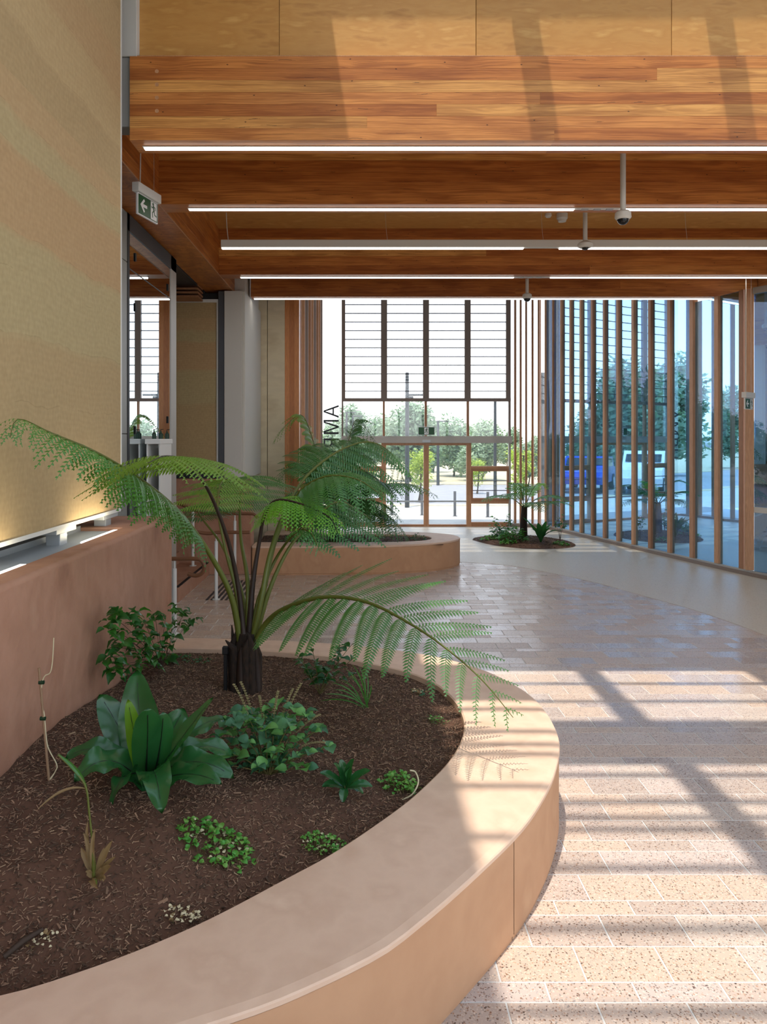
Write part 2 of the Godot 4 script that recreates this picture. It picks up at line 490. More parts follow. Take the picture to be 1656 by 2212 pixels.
# ---------------------------------------------------------------- main
func _ready() -> void:
	rng.seed = 1234
	var cam := Camera3D.new()
	cam.name = "camera"
	cam.projection = Camera3D.PROJECTION_FRUSTUM
	cam.near = 0.1
	cam.far = 400.0
	cam.size = 0.1 * 2212.0 / F
	cam.frustum_offset = Vector2(0.1 * 52.0 / F, -0.1 * 158.0 / F)
	cam.position = Vector3(0, EYE, 0)
	add_child(cam)
	cam.current = true
	var we := WorldEnvironment.new()
	we.name = "environment"
	var env := Environment.new()
	env.background_mode = Environment.BG_SKY
	var sky := Sky.new()
	var sm := ProceduralSkyMaterial.new()
	sm.sky_top_color = Color(0.67, 0.735, 0.83)
	sm.sky_horizon_color = Color(0.95, 0.95, 0.95)
	sm.sky_curve = 0.16
	sm.sky_energy_multiplier = 1.75
	sm.ground_bottom_color = Color(0.5, 0.48, 0.45)
	sm.ground_horizon_color = Color(0.8, 0.82, 0.84)
	sky.sky_material = sm
	env.sky = sky
	env.tonemap_mode = Environment.TONE_MAPPER_LINEAR
	env.tonemap_exposure = 1.2
	env.sdfgi_enabled = true
	env.ssao_enabled = true
	env.ssil_enabled = true
	we.environment = env
	add_child(we)
	var sun := DirectionalLight3D.new()
	sun.name = "sun"
	sun.light_color = Color(1.0, 0.97, 0.93)
	sun.light_energy = 1.7
	sun.light_angular_distance = 0.7
	sun.shadow_enabled = true
	add_child(sun)
	sun.look_at_from_position(Vector3.ZERO, Vector3(0.14, -1.0, -0.22), Vector3.FORWARD)

	make_materials()
	build_shell()
	build_floor()
	build_beams()
	build_left_side()
	build_facade()
	build_screen()
	build_near_planter()
	build_mid_planter()
	build_island()
	build_outside()
	build_small_things()

func slab(parent: Node3D, called: String, a: Vector3, b: Vector3, m: Material, bev: float = 0.0) -> MeshInstance3D:
	var g := G.new()
	g.span(a, b, bev)
	return part(parent, called, g, m)

# ---------------------------------------------------------------- shell: roofs, skylights, outer walls
func build_shell() -> void:
	var hi := struct("ceiling")
	slab(hi, "soffit", P(-5.2, ROOF, -3.2), P(-0.48, ROOF + 0.25, 6.4), M.off_white)
	slab(hi, "soffit", P(-0.48, ROOF, 5.76), P(7.8, ROOF + 0.25, 6.4), M.off_white)
	slab(hi, "soffit", P(-0.48, ROOF, -3.2), P(7.8, ROOF + 0.25, -1.6), M.off_white)
	slab(hi, "soffit", P(7.2, ROOF, -1.6), P(7.8, ROOF + 0.25, 5.76), M.off_white)
	var sk := struct("window_1")
	for zz in [5.055, 4.605, 3.245, 2.885, 2.7, 2.57, 2.195, 1.725, 1.24, 0.79, 0.34, -0.11, -0.56, -1.01]:
		slab(sk, "glazing_bar", P(-0.48, ROOF + 0.04, zz - 0.024), P(7.2, ROOF + 0.12, zz + 0.024), M.white)
	slab(sk, "skylight_beam", P(-0.48, ROOF - 0.1, 3.43), P(7.2, ROOF + 0.2, 4.16), M.white)
	for xx in [1.14, 2.74, 4.35, 5.95]:
		slab(sk, "rafter", P(xx - 0.1, ROOF - 0.05, -1.6), P(xx + 0.1, ROOF + 0.15, 5.76), M.white)
	slab(sk, "pane", P(-0.48, ROOF + 0.16, -1.6), P(7.2, ROOF + 0.162, 5.76), M.glass_roof)
	var lo := struct("ceiling_001")
	slab(lo, "ceiling_lining", P(-5.2, CEIL, 6.3), P(7.8, CEIL + 0.2, 12.89), M.ceil_ply)
	slab(lo, "upstand", P(-5.2, CEIL, 12.75), P(7.8, 6.85, 12.89), M.off_white)
	var re := struct("ceiling_002")
	slab(re, "soffit", P(-5.2, 6.6, 12.6), P(-1.0, 6.85, 18.9), M.off_white)
	slab(re, "soffit", P(6.4, 6.6, 12.6), P(7.8, 6.85, 18.9), M.off_white)
	slab(re, "soffit", P(-1.0, 6.6, 17.6), P(6.4, 6.85, 18.9), M.off_white)
	var s2 := struct("window_2")
	for zz in [13.3, 13.75, 14.3, 14.62, 14.95, 15.5, 16.0, 16.45, 16.95, 17.3]:
		slab(s2, "glazing_bar", P(-1.0, 6.62, zz - 0.05), P(6.4, 6.72, zz + 0.05), M.white)
	slab(s2, "skylight_beam", P(-1.0, 6.5, 15.05), P(6.4, 6.7, 15.45), M.white)
	for xx in [0.2, 1.6, 2.85, 4.2, 5.5]:
		slab(s2, "rafter", P(xx - 0.11, 6.55, 12.9), P(xx + 0.11, 6.7, 17.6), M.white)
	slab(s2, "pane", P(-1.0, 6.74, 12.9), P(6.4, 6.742, 17.6), M.glass_roof_b)
	# outer walls
	var wr := struct("wall_right")
	slab(wr, "lining", P(7.4, CEIL, 6.3), P(7.7, ROOF + 0.2, 10.9), M.off_white)
	slab(wr, "lining", P(7.4, 0, -3.2), P(7.7, 0.5, 10.6), M.off_white)
	slab(wr, "lining", P(7.4, 6.6, -3.2), P(7.7, ROOF + 0.2, 6.3), M.off_white)
	for k in 12:
		slab(wr, "fin", P(7.4, 0.5, -3.1 + k * 1.2), P(7.55, 6.6 if k < 8 else CEIL, -3.0 + k * 1.2), M.frame)
	slab(wr, "glass_pane", P(7.56, 0.5, -3.1), P(7.57, 6.6, 2.8), M.glass)  # unseen glazing, added so more sky light reaches the front hall
	slab(wr, "lining", P(7.56, 0.5, 2.8), P(7.7, 6.6, 6.3), M.off_white)
	slab(wr, "lining", P(7.56, 0.5, 6.3), P(7.7, CEIL, 10.6), M.off_white)
	var wb := struct("wall_back")
	slab(wb, "lining", P(-5.2, 0, -3.2), P(7.7, 0.5, -2.9), M.off_white)
	slab(wb, "lining", P(-5.2, 0.5, -3.2), P(-1.87, ROOF + 0.2, -2.9), M.off_white)
	slab(wb, "lining", P(-1.87, 6.2, -3.2), P(7.7, ROOF + 0.2, -2.9), M.off_white)
	for k in 8:
		slab(wb, "mullion", P(-1.8 + k * 1.3, 0.5, -3.1), P(-1.7 + k * 1.3, 6.2, -3.0), M.bronze)
	slab(wb, "glass_pane", P(-1.87, 0.5, -3.06), P(7.5, 6.2, -3.05), M.glass)  # added window behind the camera, out of view, to brighten the hall
	var wo := struct("wall_outer")
	slab(wo, "lining", P(-5.2, 0, -2.9), P(-5.0, ROOF + 0.2, 14.6), M.off_white)
	# plywood lining above the first beam
	var wf := struct("wall_front")
	slab(wf, "backing", P(-5.0, CEIL, 6.2), P(7.4, ROOF + 0.1, 6.32), M.dark_grey)
	var xs := [-1.93, -0.66, 0.96, 2.57, 4.19, 5.81, 7.38]
	for i in xs.size() - 1:
		slab(wf, "plywood_panel", P(xs[i] + 0.002, CEIL - 0.02, 6.1), P(xs[i + 1] - 0.002, ROOF, 6.14), M["ply%d" % (i % 3)], 0.002)
	slab(wf, "top_trim", P(-1.80, CEIL, 6.0), P(7.38, CEIL + 0.006, 6.1), M.frame_c)
	# white column behind the end of the first beam
	var col := struct("trim_1")
	slab(col, "column_casing", P(-2.12, 5.31, 6.02), P(-1.81, ROOF, 6.2), M.off_white, 0.004)
	slab(col, "concrete_pad", P(-2.12, 4.74, 6.03), P(-1.862, 5.305, 6.2), M.concrete_grey, 0.004)

# ---------------------------------------------------------------- floor
var outer: Array = []
var inner: Array = []
func inside(x: float, z: float, poly: Array) -> bool:
	var q := PackedVector2Array()
	for p in poly: q.append(Vector2(p.x, p.z))
	return Geometry2D.is_point_in_polygon(Vector2(x, z), q)
func rim_curves() -> void:
	var o := [P(-1.585, RIM, 1.86), P(-1.2, RIM, 1.92), P(-0.78, RIM, 2.06)]
	for q in [[483, 2196], [634, 2141], [815, 2054], [906, 1988], [1000, 1908], [1101, 1813], [1146, 1761], [1178, 1710], [1197, 1669], [1207, 1628], [1208, 1601], [1201, 1575], [1183, 1541], [1156, 1509], [1119, 1482], [1051, 1448], [959, 1420], [860, 1403], [750, 1391], [628, 1383], [505, 1378], [400, 1376]]:
		o.append(on(q[0], q[1], RIM))
	o.append(P(-1.585, RIM, -o[-1].z))
	outer = resample(catmull(o, 8), 97)
	var i := [P(-1.585, RIM, 2.23), P(-1.4, RIM, 2.25)]
	for q in [[0, 2146], [151, 2102], [302, 2047], [453, 1981], [604, 1902], [725, 1836], [845, 1755], [906, 1706], [966, 1646], [993, 1604], [1002, 1571], [999, 1546], [983, 1515], [942, 1478], [890, 1455], [834, 1440], [730, 1420], [608, 1408], [490, 1402], [400, 1400]]:
		i.append(on(q[0], q[1], RIM))
	i.append(P(-1.585, RIM, -i[-1].z))
	inner = resample(catmull(i, 8), 97)

func build_floor() -> void:
	rim_curves()
	var fl := struct("floor")
	slab(fl, "grout_bed", P(-5.2, -0.2, -3.2), P(7.8, -0.0025, 18.7), M.grout)
	# cream terrazzo beyond a long curve
	var edge := [P(1.2, 0, 13.4), P(1.85, 0, 13.2), P(2.6, 0, 12.85), P(3.2, 0, 12.05), P(3.67, 0, 11.2), P(4.0, 0, 10.3), P(4.3, 0, 9.5), P(4.48, 0, 8.69), P(4.56, 0, 8.0), P(4.62, 0, 6.5), P(4.8, 0, 5.0), P(5.3, 0, 3.4), P(6.2, 0, 2.0), P(7.4, 0, 1.0)]
	var ce := catmull(edge, 6)
	var poly := PackedVector2Array()
	for p in ce: poly.append(Vector2(p.x, p.z))
	poly.append(Vector2(7.6, -18.6))
	poly.append(Vector2(-1.4, -18.6))
	poly.append(Vector2(-1.4, -13.4))
	var g := G.new()
	g.prism(poly, 0.012, Vector3(0, -0.003, 0), Vector3.RIGHT, Vector3.BACK)
	part(fl, "cream_terrazzo", g, M.cream)
	var cream := []
	for q in poly: cream.append(Vector3(q.x, 0, q.y))
	# paving tiles in courses of two wide rows and one narrow row
	var tw := 0.352
	var hs := [0.211, 0.211, 0.108]
	var tops := {}
	for h in [0.211, 0.108]:
		var t := G.new()
		var a := (tw - 0.007) * 0.5
		var b: float = (h - 0.007) * 0.5
		var e := 0.002
		t.quado(Vector3(-a + e, 0, -b + e), Vector3(a - e, 0, -b + e), Vector3(a - e, 0, b - e), Vector3(-a + e, 0, b - e), Vector3.UP)
		for s in [-1.0, 1.0]:
			t.quado(Vector3(s * a, -e, -b), Vector3(s * a, -e, b), Vector3(s * (a - e), 0, b - e), Vector3(s * (a - e), 0, -b + e), Vector3(s, 1, 0))
			t.quado(Vector3(-a, -e, s * b), Vector3(a, -e, s * b), Vector3(a - e, 0, s * (b - e)), Vector3(-a + e, 0, s * (b - e)), Vector3(0, 1, s))
			t.quado(Vector3(s * a, -0.012, -b), Vector3(s * a, -0.012, b), Vector3(s * a, -e, b), Vector3(s * a, -e, -b), Vector3(s, 0, 0))
			t.quado(Vector3(-a, -0.012, s * b), Vector3(a, -0.012, s * b), Vector3(a, -e, s * b), Vector3(-a, -e, s * b), Vector3(0, 0, s))
		tops[h] = t
	var meshes := {0.211: tops[0.211].mesh(), 0.108: tops[0.108].mesh()}
	var spots := []
	var z := 3.0009 - 0.53 * 6
	var row := -18
	while z < 13.4:
		var h: float = hs[posmod(row, 3)]
		var off := 0.22 if posmod(row, 2) == 0 else 0.046
		var zc := z + h * 0.5
		for k in range(-8, 16):
			var x := off + k * tw + tw * 0.5
			if x > 5.4 or x < -2.5: continue
			if inside(x - 0.18, -zc - h * 0.5, outer) and inside(x + 0.18, -zc - h * 0.5, outer) and inside(x - 0.18, -zc + h * 0.5, outer) and inside(x + 0.18, -zc + h * 0.5, outer): continue
			var hid := true
			for c in [[-0.17, -0.1], [0.17, -0.1], [-0.17, 0.1], [0.17, 0.1]]:
				if not inside(x + c[0], -zc + c[1], cream): hid = false
			if hid: continue
			if x < -1.6 and zc < 6.2: continue
			spots.append([x, zc, h])
		z += h
		row += 1
	var lookers := []
	var rest := []
	for s in spots:
		var px: float = 776.0 + s[0] * F / s[1]
		var py: float = 948.0 + EYE * F / s[1]
		if s[1] > 2.6 and px > 420 and px < 1720 and py < 2300 and lookers.size() < 300 and s[0] > -0.6: lookers.append(s)
		else: rest.append(s)
	for s in lookers:
		var o := partm(fl, "tile", meshes[s[2]], M["tile%d" % (rng.randi() % 5)])
		o.transform = Transform3D(Basis.from_euler(Vector3(rng.randfn(0, 0.0022), 0, rng.randfn(0, 0.0022))), P(s[0], 0, s[1]))
	for k in 3:
		var st := G.new()
		for j in rest.size():
			if j % 3 != k: continue
			var s: Array = rest[j]
			var bs := Basis.from_euler(Vector3(rng.randfn(0, 0.0022), 0, rng.randfn(0, 0.0022)))
			var src: G = tops[s[2]]
			var base := st.v.size()
			for i in src.v.size():
				st._p(bs * src.v[i] + P(s[0], 0, s[1]), bs * src.n[i])
			for i in src.ix: st.ix.append(base + i)
		part(fl, "far_tiles", st, M["tile%d" % k], "stuff")
	# raised landing on the left with black nosing, and ribbed warning strip
	var ld := struct("floor_001")
	slab(ld, "landing", P(-5.0, -0.01, 9.96), P(-2.43, 0.2, 11.98), M.plaster, 0.006)
	slab(ld, "nosing", P(-2.475, 0.2, 9.96), P(-2.43, 0.205, 11.98), M.dark)
	slab(ld, "landing", P(-5.0, 0.19, 9.96), P(-2.9, 0.38, 11.98), M.plaster, 0.006)
	var ws := struct("floor_002")
	for k in 8:
		slab(ws, "warning_rib", P(-2.10 + k * 0.066, 0.0, 10.1), P(-2.10 + k * 0.066 + 0.036, 0.006, 11.5), M.dark_grey, 0.002)

# ---------------------------------------------------------------- beams, lights, ceiling fittings
func lamella_beam(parent: Node3D, x0: float, x1: float, z0: float, z1: float, y0: float, y1: float, count: int) -> void:
	var h := (y1 - y0) / count
	var last := -1
	for k in count:
		var cuts := [x0]
		if rng.randf() < 0.75: cuts.append(lerpf(x0, x1, rng.randf_range(0.15, 0.85)))
		cuts.append(x1)
		for i in cuts.size() - 1:
			var t := rng.randi() % 5
			if t == last: t = (t + 1) % 5
			last = t
			slab(parent, "lamella", P(cuts[i], y0 + k * h + 0.0004, z0), P(cuts[i + 1], y0 + (k + 1) * h - 0.0004, z1), M["woodx%d" % t], 0.0008)
func strip(parent: Node3D, x0: float, x1: float, y: float, zc: float, w: float, energy: float) -> void:
	slab(parent, "light_diffuser", P(x0, y - 0.012, zc - w * 0.5), P(x1, y + 0.004, zc + w * 0.5), M.led)
	var a := AreaLight3D.new()
	a.name = "strip_glow"
	a.area_size = Vector2(x1 - x0, w)
	a.light_color = Color(1.0, 0.97, 0.93)
	a.light_energy = energy
	a.shadow_enabled = true
	a.area_range = 40.0
	a.area_attenuation = 2.0
	parent.add_child(a, true)
	a.position = P((x0 + x1) * 0.5, y - 0.02, zc) - parent.position
	a.rotation = Vector3(-PI / 2, 0, 0)
func build_beams() -> void:
	var spec := [[6.0, -1.86, 7.4, 7, "sunlit laminated timber beam nearest the viewer, under plywood panels", 1], [7.64, -2.07, 7.4, 6, "laminated timber beam second from the viewer, carrying a light strip", 1], [10.91, -2.07, 7.0, 5, "laminated timber beam behind the hanging white strip light", 1], [12.61, -1.85, 6.77, 5, "farthest laminated timber beam, just above the entrance louvres", 1]]
	for s in spec:
		var b := thing("timber_beam", s[4], "beam", P(0, BB, s[0] + 0.14), "laminated timber ceiling beams")
		lamella_beam(b, s[1], s[2], s[0], s[0] + 0.28, BB, CEIL, s[3])
		if s[0] < 7.0:
			for k in 4:
				var g := G.new()
				g.tube([P(-1.64, BB + 0.236 + k * 0.107, 5.998), P(-1.64, BB + 0.236 + k * 0.107, 6.02)], [0.016], 12)
				part(b, "timber_plug", g, M.frame_c)
	# strip lights let into the beams
	var lights := [[6.146, -1.78, 7.2, [], "white strip light recessed under the nearest timber beam"], [7.78, -1.787, 7.2, [2.25, 2.75], "white strip light under the second timber beam"], [11.06, -1.77, 6.6, [2.3, 2.85], "white strip light under the third timber beam"], [12.75, -1.81, 6.4, [], "white strip light under the farthest timber beam"]]
	for l in lights:
		var t := thing("strip_light", l[4], "light", P(0, BB - 0.001, l[0]), "strip lights under the beams")
		slab(t, "housing", P(l[1] - 0.01, BB - 0.008, l[0] - 0.03), P(l[2] + 0.01, BB - 0.0005, l[0] + 0.03), M.white)
		if l[3].size() == 0: strip(t, l[1], l[2], BB - 0.008, l[0], 0.045, 0.6)
		else:
			strip(t, l[1], l[3][0], BB - 0.008, l[0], 0.045, 0.35)
			strip(t, l[3][1], l[2], BB - 0.008, l[0], 0.045, 0.35)
			for k in 3: slab(t, "driver_clip", P(l[3][0] + 0.08 + k * 0.13, BB - 0.016, l[0] - 0.02), P(l[3][0] + 0.15 + k * 0.13, BB - 0.008, l[0] + 0.02), M.steel)
	var hl := thing("hanging_light", "long white strip light hanging on wires between the timber beams", "light", P(0, 4.58, 9.27))
	slab(hl, "body", P(-1.727, 4.59, 9.235), P(7.1, 4.685, 9.305), M.white, 0.004)
	strip(hl, -1.72, 2.05, 4.588, 9.27, 0.055, 0.35)
	strip(hl, 2.5, 7.05, 4.588, 9.27, 0.055, 0.35)
	for xx in [-1.64, 0.35, 2.3, 4.1, 6.0]:
		var g := G.new()
		g.tube(bent(P(xx - 0.02, CEIL, 9.27), P(xx - 0.04, 5.0, 9.27), P(xx, 4.685, 9.27), 8), [0.006 if xx < -1 else 0.002], 6)
		part(hl, "suspension_wire", g, M.off_white)
	# edge girders
	var gl := thing("timber_girder", "long timber edge girder running along the left glass wall", "beam", P(-2.3, BB, 9.3), "edge girders")
	for k in 5:
		slab(gl, "lamella", P(-2.53, BB + k * 0.136 + 0.0004, 6.14), P(-2.07, BB + (k + 1) * 0.136 - 0.0004, 12.3), M["woodz%d" % [1, 3, 4, 1, 0][k]], 0.0008)
	slab(gl, "edge_strip", P(-2.072, BB - 0.004, 6.14), P(-2.064, BB + 0.008, 12.3), M.frame_c)
	var gr := thing("timber_girder", "timber edge girder at the right end of the farthest beam", "beam", P(7.0, BB, 9.3), "edge girders")
	for k in 5:
		slab(gr, "lamella", P(6.78 if k > 0 else 6.8, BB + k * 0.136 + 0.0004, 12.0), P(7.3, BB + (k + 1) * 0.136 - 0.0004, 13.1), M["woodz%d" % [4, 0, 2, 1, 0][k]], 0.0008)
	# cameras on drop poles
	var cams := [[2.49, 4.29, 7.0, "dome security camera on the longest drop pole, nearest the viewer", false], [2.62, 4.43, 8.6, "flat dome security camera on a drop pole, middle one of three", true], [2.67, 4.45, 11.8, "dome security camera on a drop pole, farthest of three", false]]
	for c in cams:
		var ba := P(c[0], c[1], c[2])
		var t := thing("security_camera", c[3], "camera", ba, "security cameras under the ceiling")
		var g := G.new()
		g.tube([ba + Vector3(0, 0.05, 0), P(c[0], CEIL, c[2])], [0.026], 12)
		part(t, "drop_pole", g, M.off_white)
		g = G.new()
		g.tube([P(c[0], CEIL - 0.02, c[2]), P(c[0], CEIL, c[2])], [0.05], 12)
		part(t, "ceiling_plate", g, M.off_white)
		g = G.new()
		if c[4]: g.lathe(ba, [Vector2(0.03, 0.07), Vector2(0.075, 0.045), Vector2(0.088, 0.03), Vector2(0.088, 0.005), Vector2(0.06, -0.012), Vector2(0.04, -0.012)], 20)
		else: g.lathe(ba, [Vector2(0.03, 0.07), Vector2(0.055, 0.062), Vector2(0.072, 0.045), Vector2(0.076, 0.0), Vector2(0.06, -0.018), Vector2(0.055, -0.018)], 20)
		part(t, "housing", g, M.off_white)
		g = G.new()
		var r := 0.04 if c[4] else 0.056
		var pr := []
		for k in 7:
			var an := PI / 2 * k / 6
			pr.append(Vector2(maxf(r * cos(an), 0.0005), -0.014 - r * sin(an) * (0.6 if c[4] else 0.95)))
		g.lathe(ba, pr, 20)
		part(t, "dome", g, M.car_glass)
	var det := [[2.6, "small white smoke detector on the timber ceiling", 0.045, 0.05], [2.79, "larger white ceiling sensor beside the smoke detector", 0.075, 0.11]]
	for d in det:
		var t := thing("smoke_detector", d[1], "detector", P(d[0], CEIL, 10.2), "ceiling detectors")
		var g := G.new()
		g.lathe(P(d[0], CEIL, 10.2), [Vector2(d[2], 0.0), Vector2(d[2], -d[3] * 0.6), Vector2(d[2] * 0.8, -d[3] * 0.75), Vector2(d[2] * 0.7, -d[3]), Vector2(0.001, -d[3])], 16)
		part(t, "cover", g, M.white)

# ---------------------------------------------------------------- left side: earth wall, plaster plinth, glass, stair
func build_left_side() -> void:
	var wl := struct("wall_left")
	slab(wl, "rammed_earth", P(-2.02, 1.66, -2.9), P(-1.87, ROOF, 5.8), M.earth)
	slab(wl, "end_trim", P(-2.03, 1.635, 5.8), P(-1.864, ROOF, 5.815), M.white)
	slab(wl, "bottom_trim", P(-2.03, 1.635, -2.9), P(-1.864, 1.66, 5.815), M.white)
	for zz in [2.0, 3.55, 4.7, 5.55]:
		slab(wl, "bracket", P(-1.99, 1.50, zz), P(-1.90, 1.635, zz + 0.12), M.steel, 0.004)
		slab(wl, "bracket_plate", P(-1.99, 1.60, zz - 0.1), P(-1.88, 1.637, zz + 0.22), M.steel, 0.003)
	# plinth: plaster wall with a slot along its top
	var pw := struct("wall_plinth")
	var zs := []
	for k in 41: zs.append(lerpf(-2.9, 6.27, k / 40.0))
	var prof := [Vector2(-1.59, 0.3), Vector2(-1.59, 1.515), Vector2(-1.594, 1.53), Vector2(-1.604, 1.542), Vector2(-1.62, 1.547), Vector2(-1.735, 1.547)]
	var g := G.new()
	var wob := noise(0.5, 3, 77)
	var rows := []
	for zz in zs:
		var rr := []
		for k in prof.size():
			rr.append(P(prof[k].x + wob.get_noise_2d(zz * 1.3, prof[k].y * 2.0) * 0.012, prof[k].y, zz))
		rows.append(rr)
	g.grid(rows)
	var last: Array = rows[rows.size() - 1]
	for k in prof.size() - 1:
		g.quado(last[k], last[k + 1], P(-2.4, prof[k + 1].y, 6.27), P(-2.4, prof[k].y, 6.27), Vector3(0, 0, -1))
	part(pw, "plaster_face", g, M.plaster)
	slab(pw, "plaster_top", P(-2.4, 1.40, 5.45), P(-1.72, 1.546, 6.27), M.plaster, 0.006)
	slab(pw, "slot_bed", P(-2.4, 1.30, -2.9), P(-1.735, 1.49, 5.45), M.grey_panel)
	slab(pw, "slot_back", P(-2.4, 1.30, -2.9), P(-2.05, 1.56, 5.45), M.steel)
	var gg := G.new()
	for k in 190:
		var zz := 2.4 + k * 0.016
		gg.span(P(-2.05, 1.515, zz), P(-1.742, 1.523, zz + 0.007))
	part(pw, "grating", gg, M.steel, "stuff")
	var lt := [[4.78, 5.42, "short glowing strip light in the wall slot beside the glass"], [3.0, 3.93, "short glowing strip light in the wall slot at the left edge"]]
	for l in lt:
		var t := thing("uplight", l[2], "light", P(-1.78, 1.52, l[0]), "uplights along the earth wall")
		slab(t, "light_diffuser", P(-1.80, 1.524, l[0]), P(-1.752, 1.536, l[1]), M.led, 0.003)
		var a := AreaLight3D.new()
		a.name = "strip_glow"
		a.area_size = Vector2(0.05, l[1] - l[0])
		a.light_energy = 0.3
		a.area_range = 40.0
		a.area_attenuation = 2.0
		a.light_color = Color(1.0, 0.93, 0.78)
		a.shadow_enabled = true
		t.add_child(a)
		a.position = P(-1.776, 1.542, (l[0] + l[1]) * 0.5) - t.position
		a.rotation = Vector3(PI / 2, 0, 0)
	# grey wall, then a tall mirror-like glass screen
	var sg := struct("wall_side")
	for q in [[0.0, 2.25], [2.256, 4.07], [4.076, 4.60]]:
		slab(sg, "grey_panel", P(-2.54, q[0], 6.4), P(-2.46, q[1], 7.85), M.grey_panel, 0.003)
	slab(sg, "backing", P(-2.58, 0, 6.4), P(-2.54, 4.60, 7.85), M.dark)
	slab(sg, "bulkhead", P(-2.85, 4.60, 6.4), P(-2.54, CEIL, 12.0), M.dark_grey)
	var wd := struct("window_3")
	slab(wd, "glass_pane", P(-2.475, 0.02, 7.92), P(-2.465, 4.42, 9.66), M.glass_mirror)
	slab(wd, "pane_joint", P(-2.477, 4.02, 7.92), P(-2.461, 4.03, 9.66), M.dark_grey)
	slab(wd, "stile", P(-2.52, 0.0, 7.85), P(-2.455, 4.6, 7.92), M.dark)
	slab(wd, "stile", P(-2.52, 0.0, 9.66), P(-2.455, 4.6, 9.94), M.silver, 0.004)
	slab(wd, "head", P(-2.52, 4.42, 7.85), P(-2.455, 4.6, 9.94), M.dark_grey)
	for q in [[4.15, 8.12], [3.6, 8.12], [2.25, 8.12], [2.4, 9.5], [4.1, 9.5]]:
		slab(wd, "patch_fitting", P(-2.463, q[0], q[1]), P(-2.453, q[0] + 0.09, q[1] + 0.04), M.dark, 0.003)
	# white hygiene stand with bottles in front of the glass
	var hs := thing("hygiene_stand", "tall white open frame stand in front of the mirror glass", "stand", P(-2.35, 0.0, 8.7))
	slab(hs, "upright", P(-2.43, 0.0, 8.45), P(-2.41, 2.16, 8.95), M.white, 0.004)
	slab(hs, "upright", P(-2.29, 0.0, 8.45), P(-2.27, 2.16, 8.95), M.white, 0.004)
	slab(hs, "back_panel", P(-2.42, 0.0, 8.9), P(-2.28, 2.1, 8.92), M.off_white)
	slab(hs, "shelf", P(-2.44, 2.14, 8.42), P(-2.26, 2.20, 8.97), M.white, 0.006)
	for k in 3:
		var zz := 8.52 + k * 0.17
		var bt := thing("pump_bottle", ["dark pump bottle on the white stand, nearest the viewer", "dark pump bottle on the white stand, middle one", "dark pump bottle on the white stand, farthest one"][k], "bottle", P(-2.36, 2.2, zz), "pump bottles on the stand")
		var bo := P(-2.36 + 0.03 * k, 2.2, zz)
		g = G.new()
		g.lathe(bo, [Vector2(0.001, 0), Vector2(0.025, 0.0), Vector2(0.025, 0.06), Vector2(0.01, 0.075), Vector2(0.01, 0.09), Vector2(0.001, 0.09)], 12)
		part(bt, "bottle_body", g, M.tie)
		g = G.new()
		g.tube([bo + Vector3(0, 0.085, 0), bo + Vector3(0, 0.11, 0), bo + Vector3(0.03, 0.112, 0)], [0.005], 6)
		part(bt, "pump", g, M.dark)
	# back of the stair: plaster wall with dark earth panel above
	var sb := struct("wall_stair")
	slab(sb, "plaster_face", P(-5.0, 0, 12.0), P(-1.75, 1.55, 12.3), M.plaster, 0.01)
	slab(sb, "earth_panel", P(-3.6, 1.72, 12.06), P(-2.32, 4.42, 12.2), M.earth)
	slab(sb, "panel_trim", P(-3.6, 4.42, 12.04), P(-2.29, 4.47, 12.2), M.white)
	slab(sb, "panel_trim", P(-2.32, 1.70, 12.04), P(-2.29, 4.42, 12.2), M.white)
	slab(sb, "panel_trim", P(-3.6, 1.68, 12.04), P(-2.29, 1.72, 12.2), M.grey_panel)
	slab(sb, "backing", P(-5.0, 1.5, 12.2), P(-2.54, CEIL, 12.3), M.dark_grey)
	slab(sb, "backing", P(-2.54, 1.5, 12.2), P(-1.9, 4.6, 12.3), M.dark_grey)
	slab(sb, "dark_post", P(-2.29, 1.55, 12.02), P(-2.19, 4.6, 12.2), M.shade_grey, 0.004)
	slab(sb, "white_casing", P(-2.19, 1.55, 12.0), P(-1.9, 4.6, 12.31), M.off_white, 0.005)
	slab(sb, "white_casing", P(-2.19, 1.55, 12.31), P(-1.9, CEIL, 13.98), M.off_white, 0.005)
	slab(sb, "white_casing", P(-1.9, 1.55, 12.05), P(-1.86, 4.6, 13.98), M.off_white, 0.005)
	for k in 6:
		slab(sb, "ceiling_slat", P(-3.4, 4.42 + k * 0.06, 11.6), P(-2.53, 4.45 + k * 0.06, 11.98), M.frame_b if k < 5 else M.dark)
	# pale stone panels farther back
	var st := struct("wall_stone")
	for q in [[-2.1, -1.745], [-1.735, -1.41]]:
		slab(st, "stone_panel", P(q[0], 0.0, 14.0), P(q[1], 5.05, 14.1), M.stone, 0.004)
	slab(st, "backing", P(-5.0, 0.0, 14.1), P(-1.4, 6.6, 14.25), M.off_white)
	var tc := thing("timber_column", "square timber column between stone panels and slatted screen", "column", P(-1.27, 0, 14.15))
	for k in 3:
		slab(tc, "board", P(-1.41 + k * 0.09, 0, 14.0), P(-1.32 + k * 0.09, 6.6, 14.28), [M.column_a, M.column_b, M.column_a][k], 0.002)
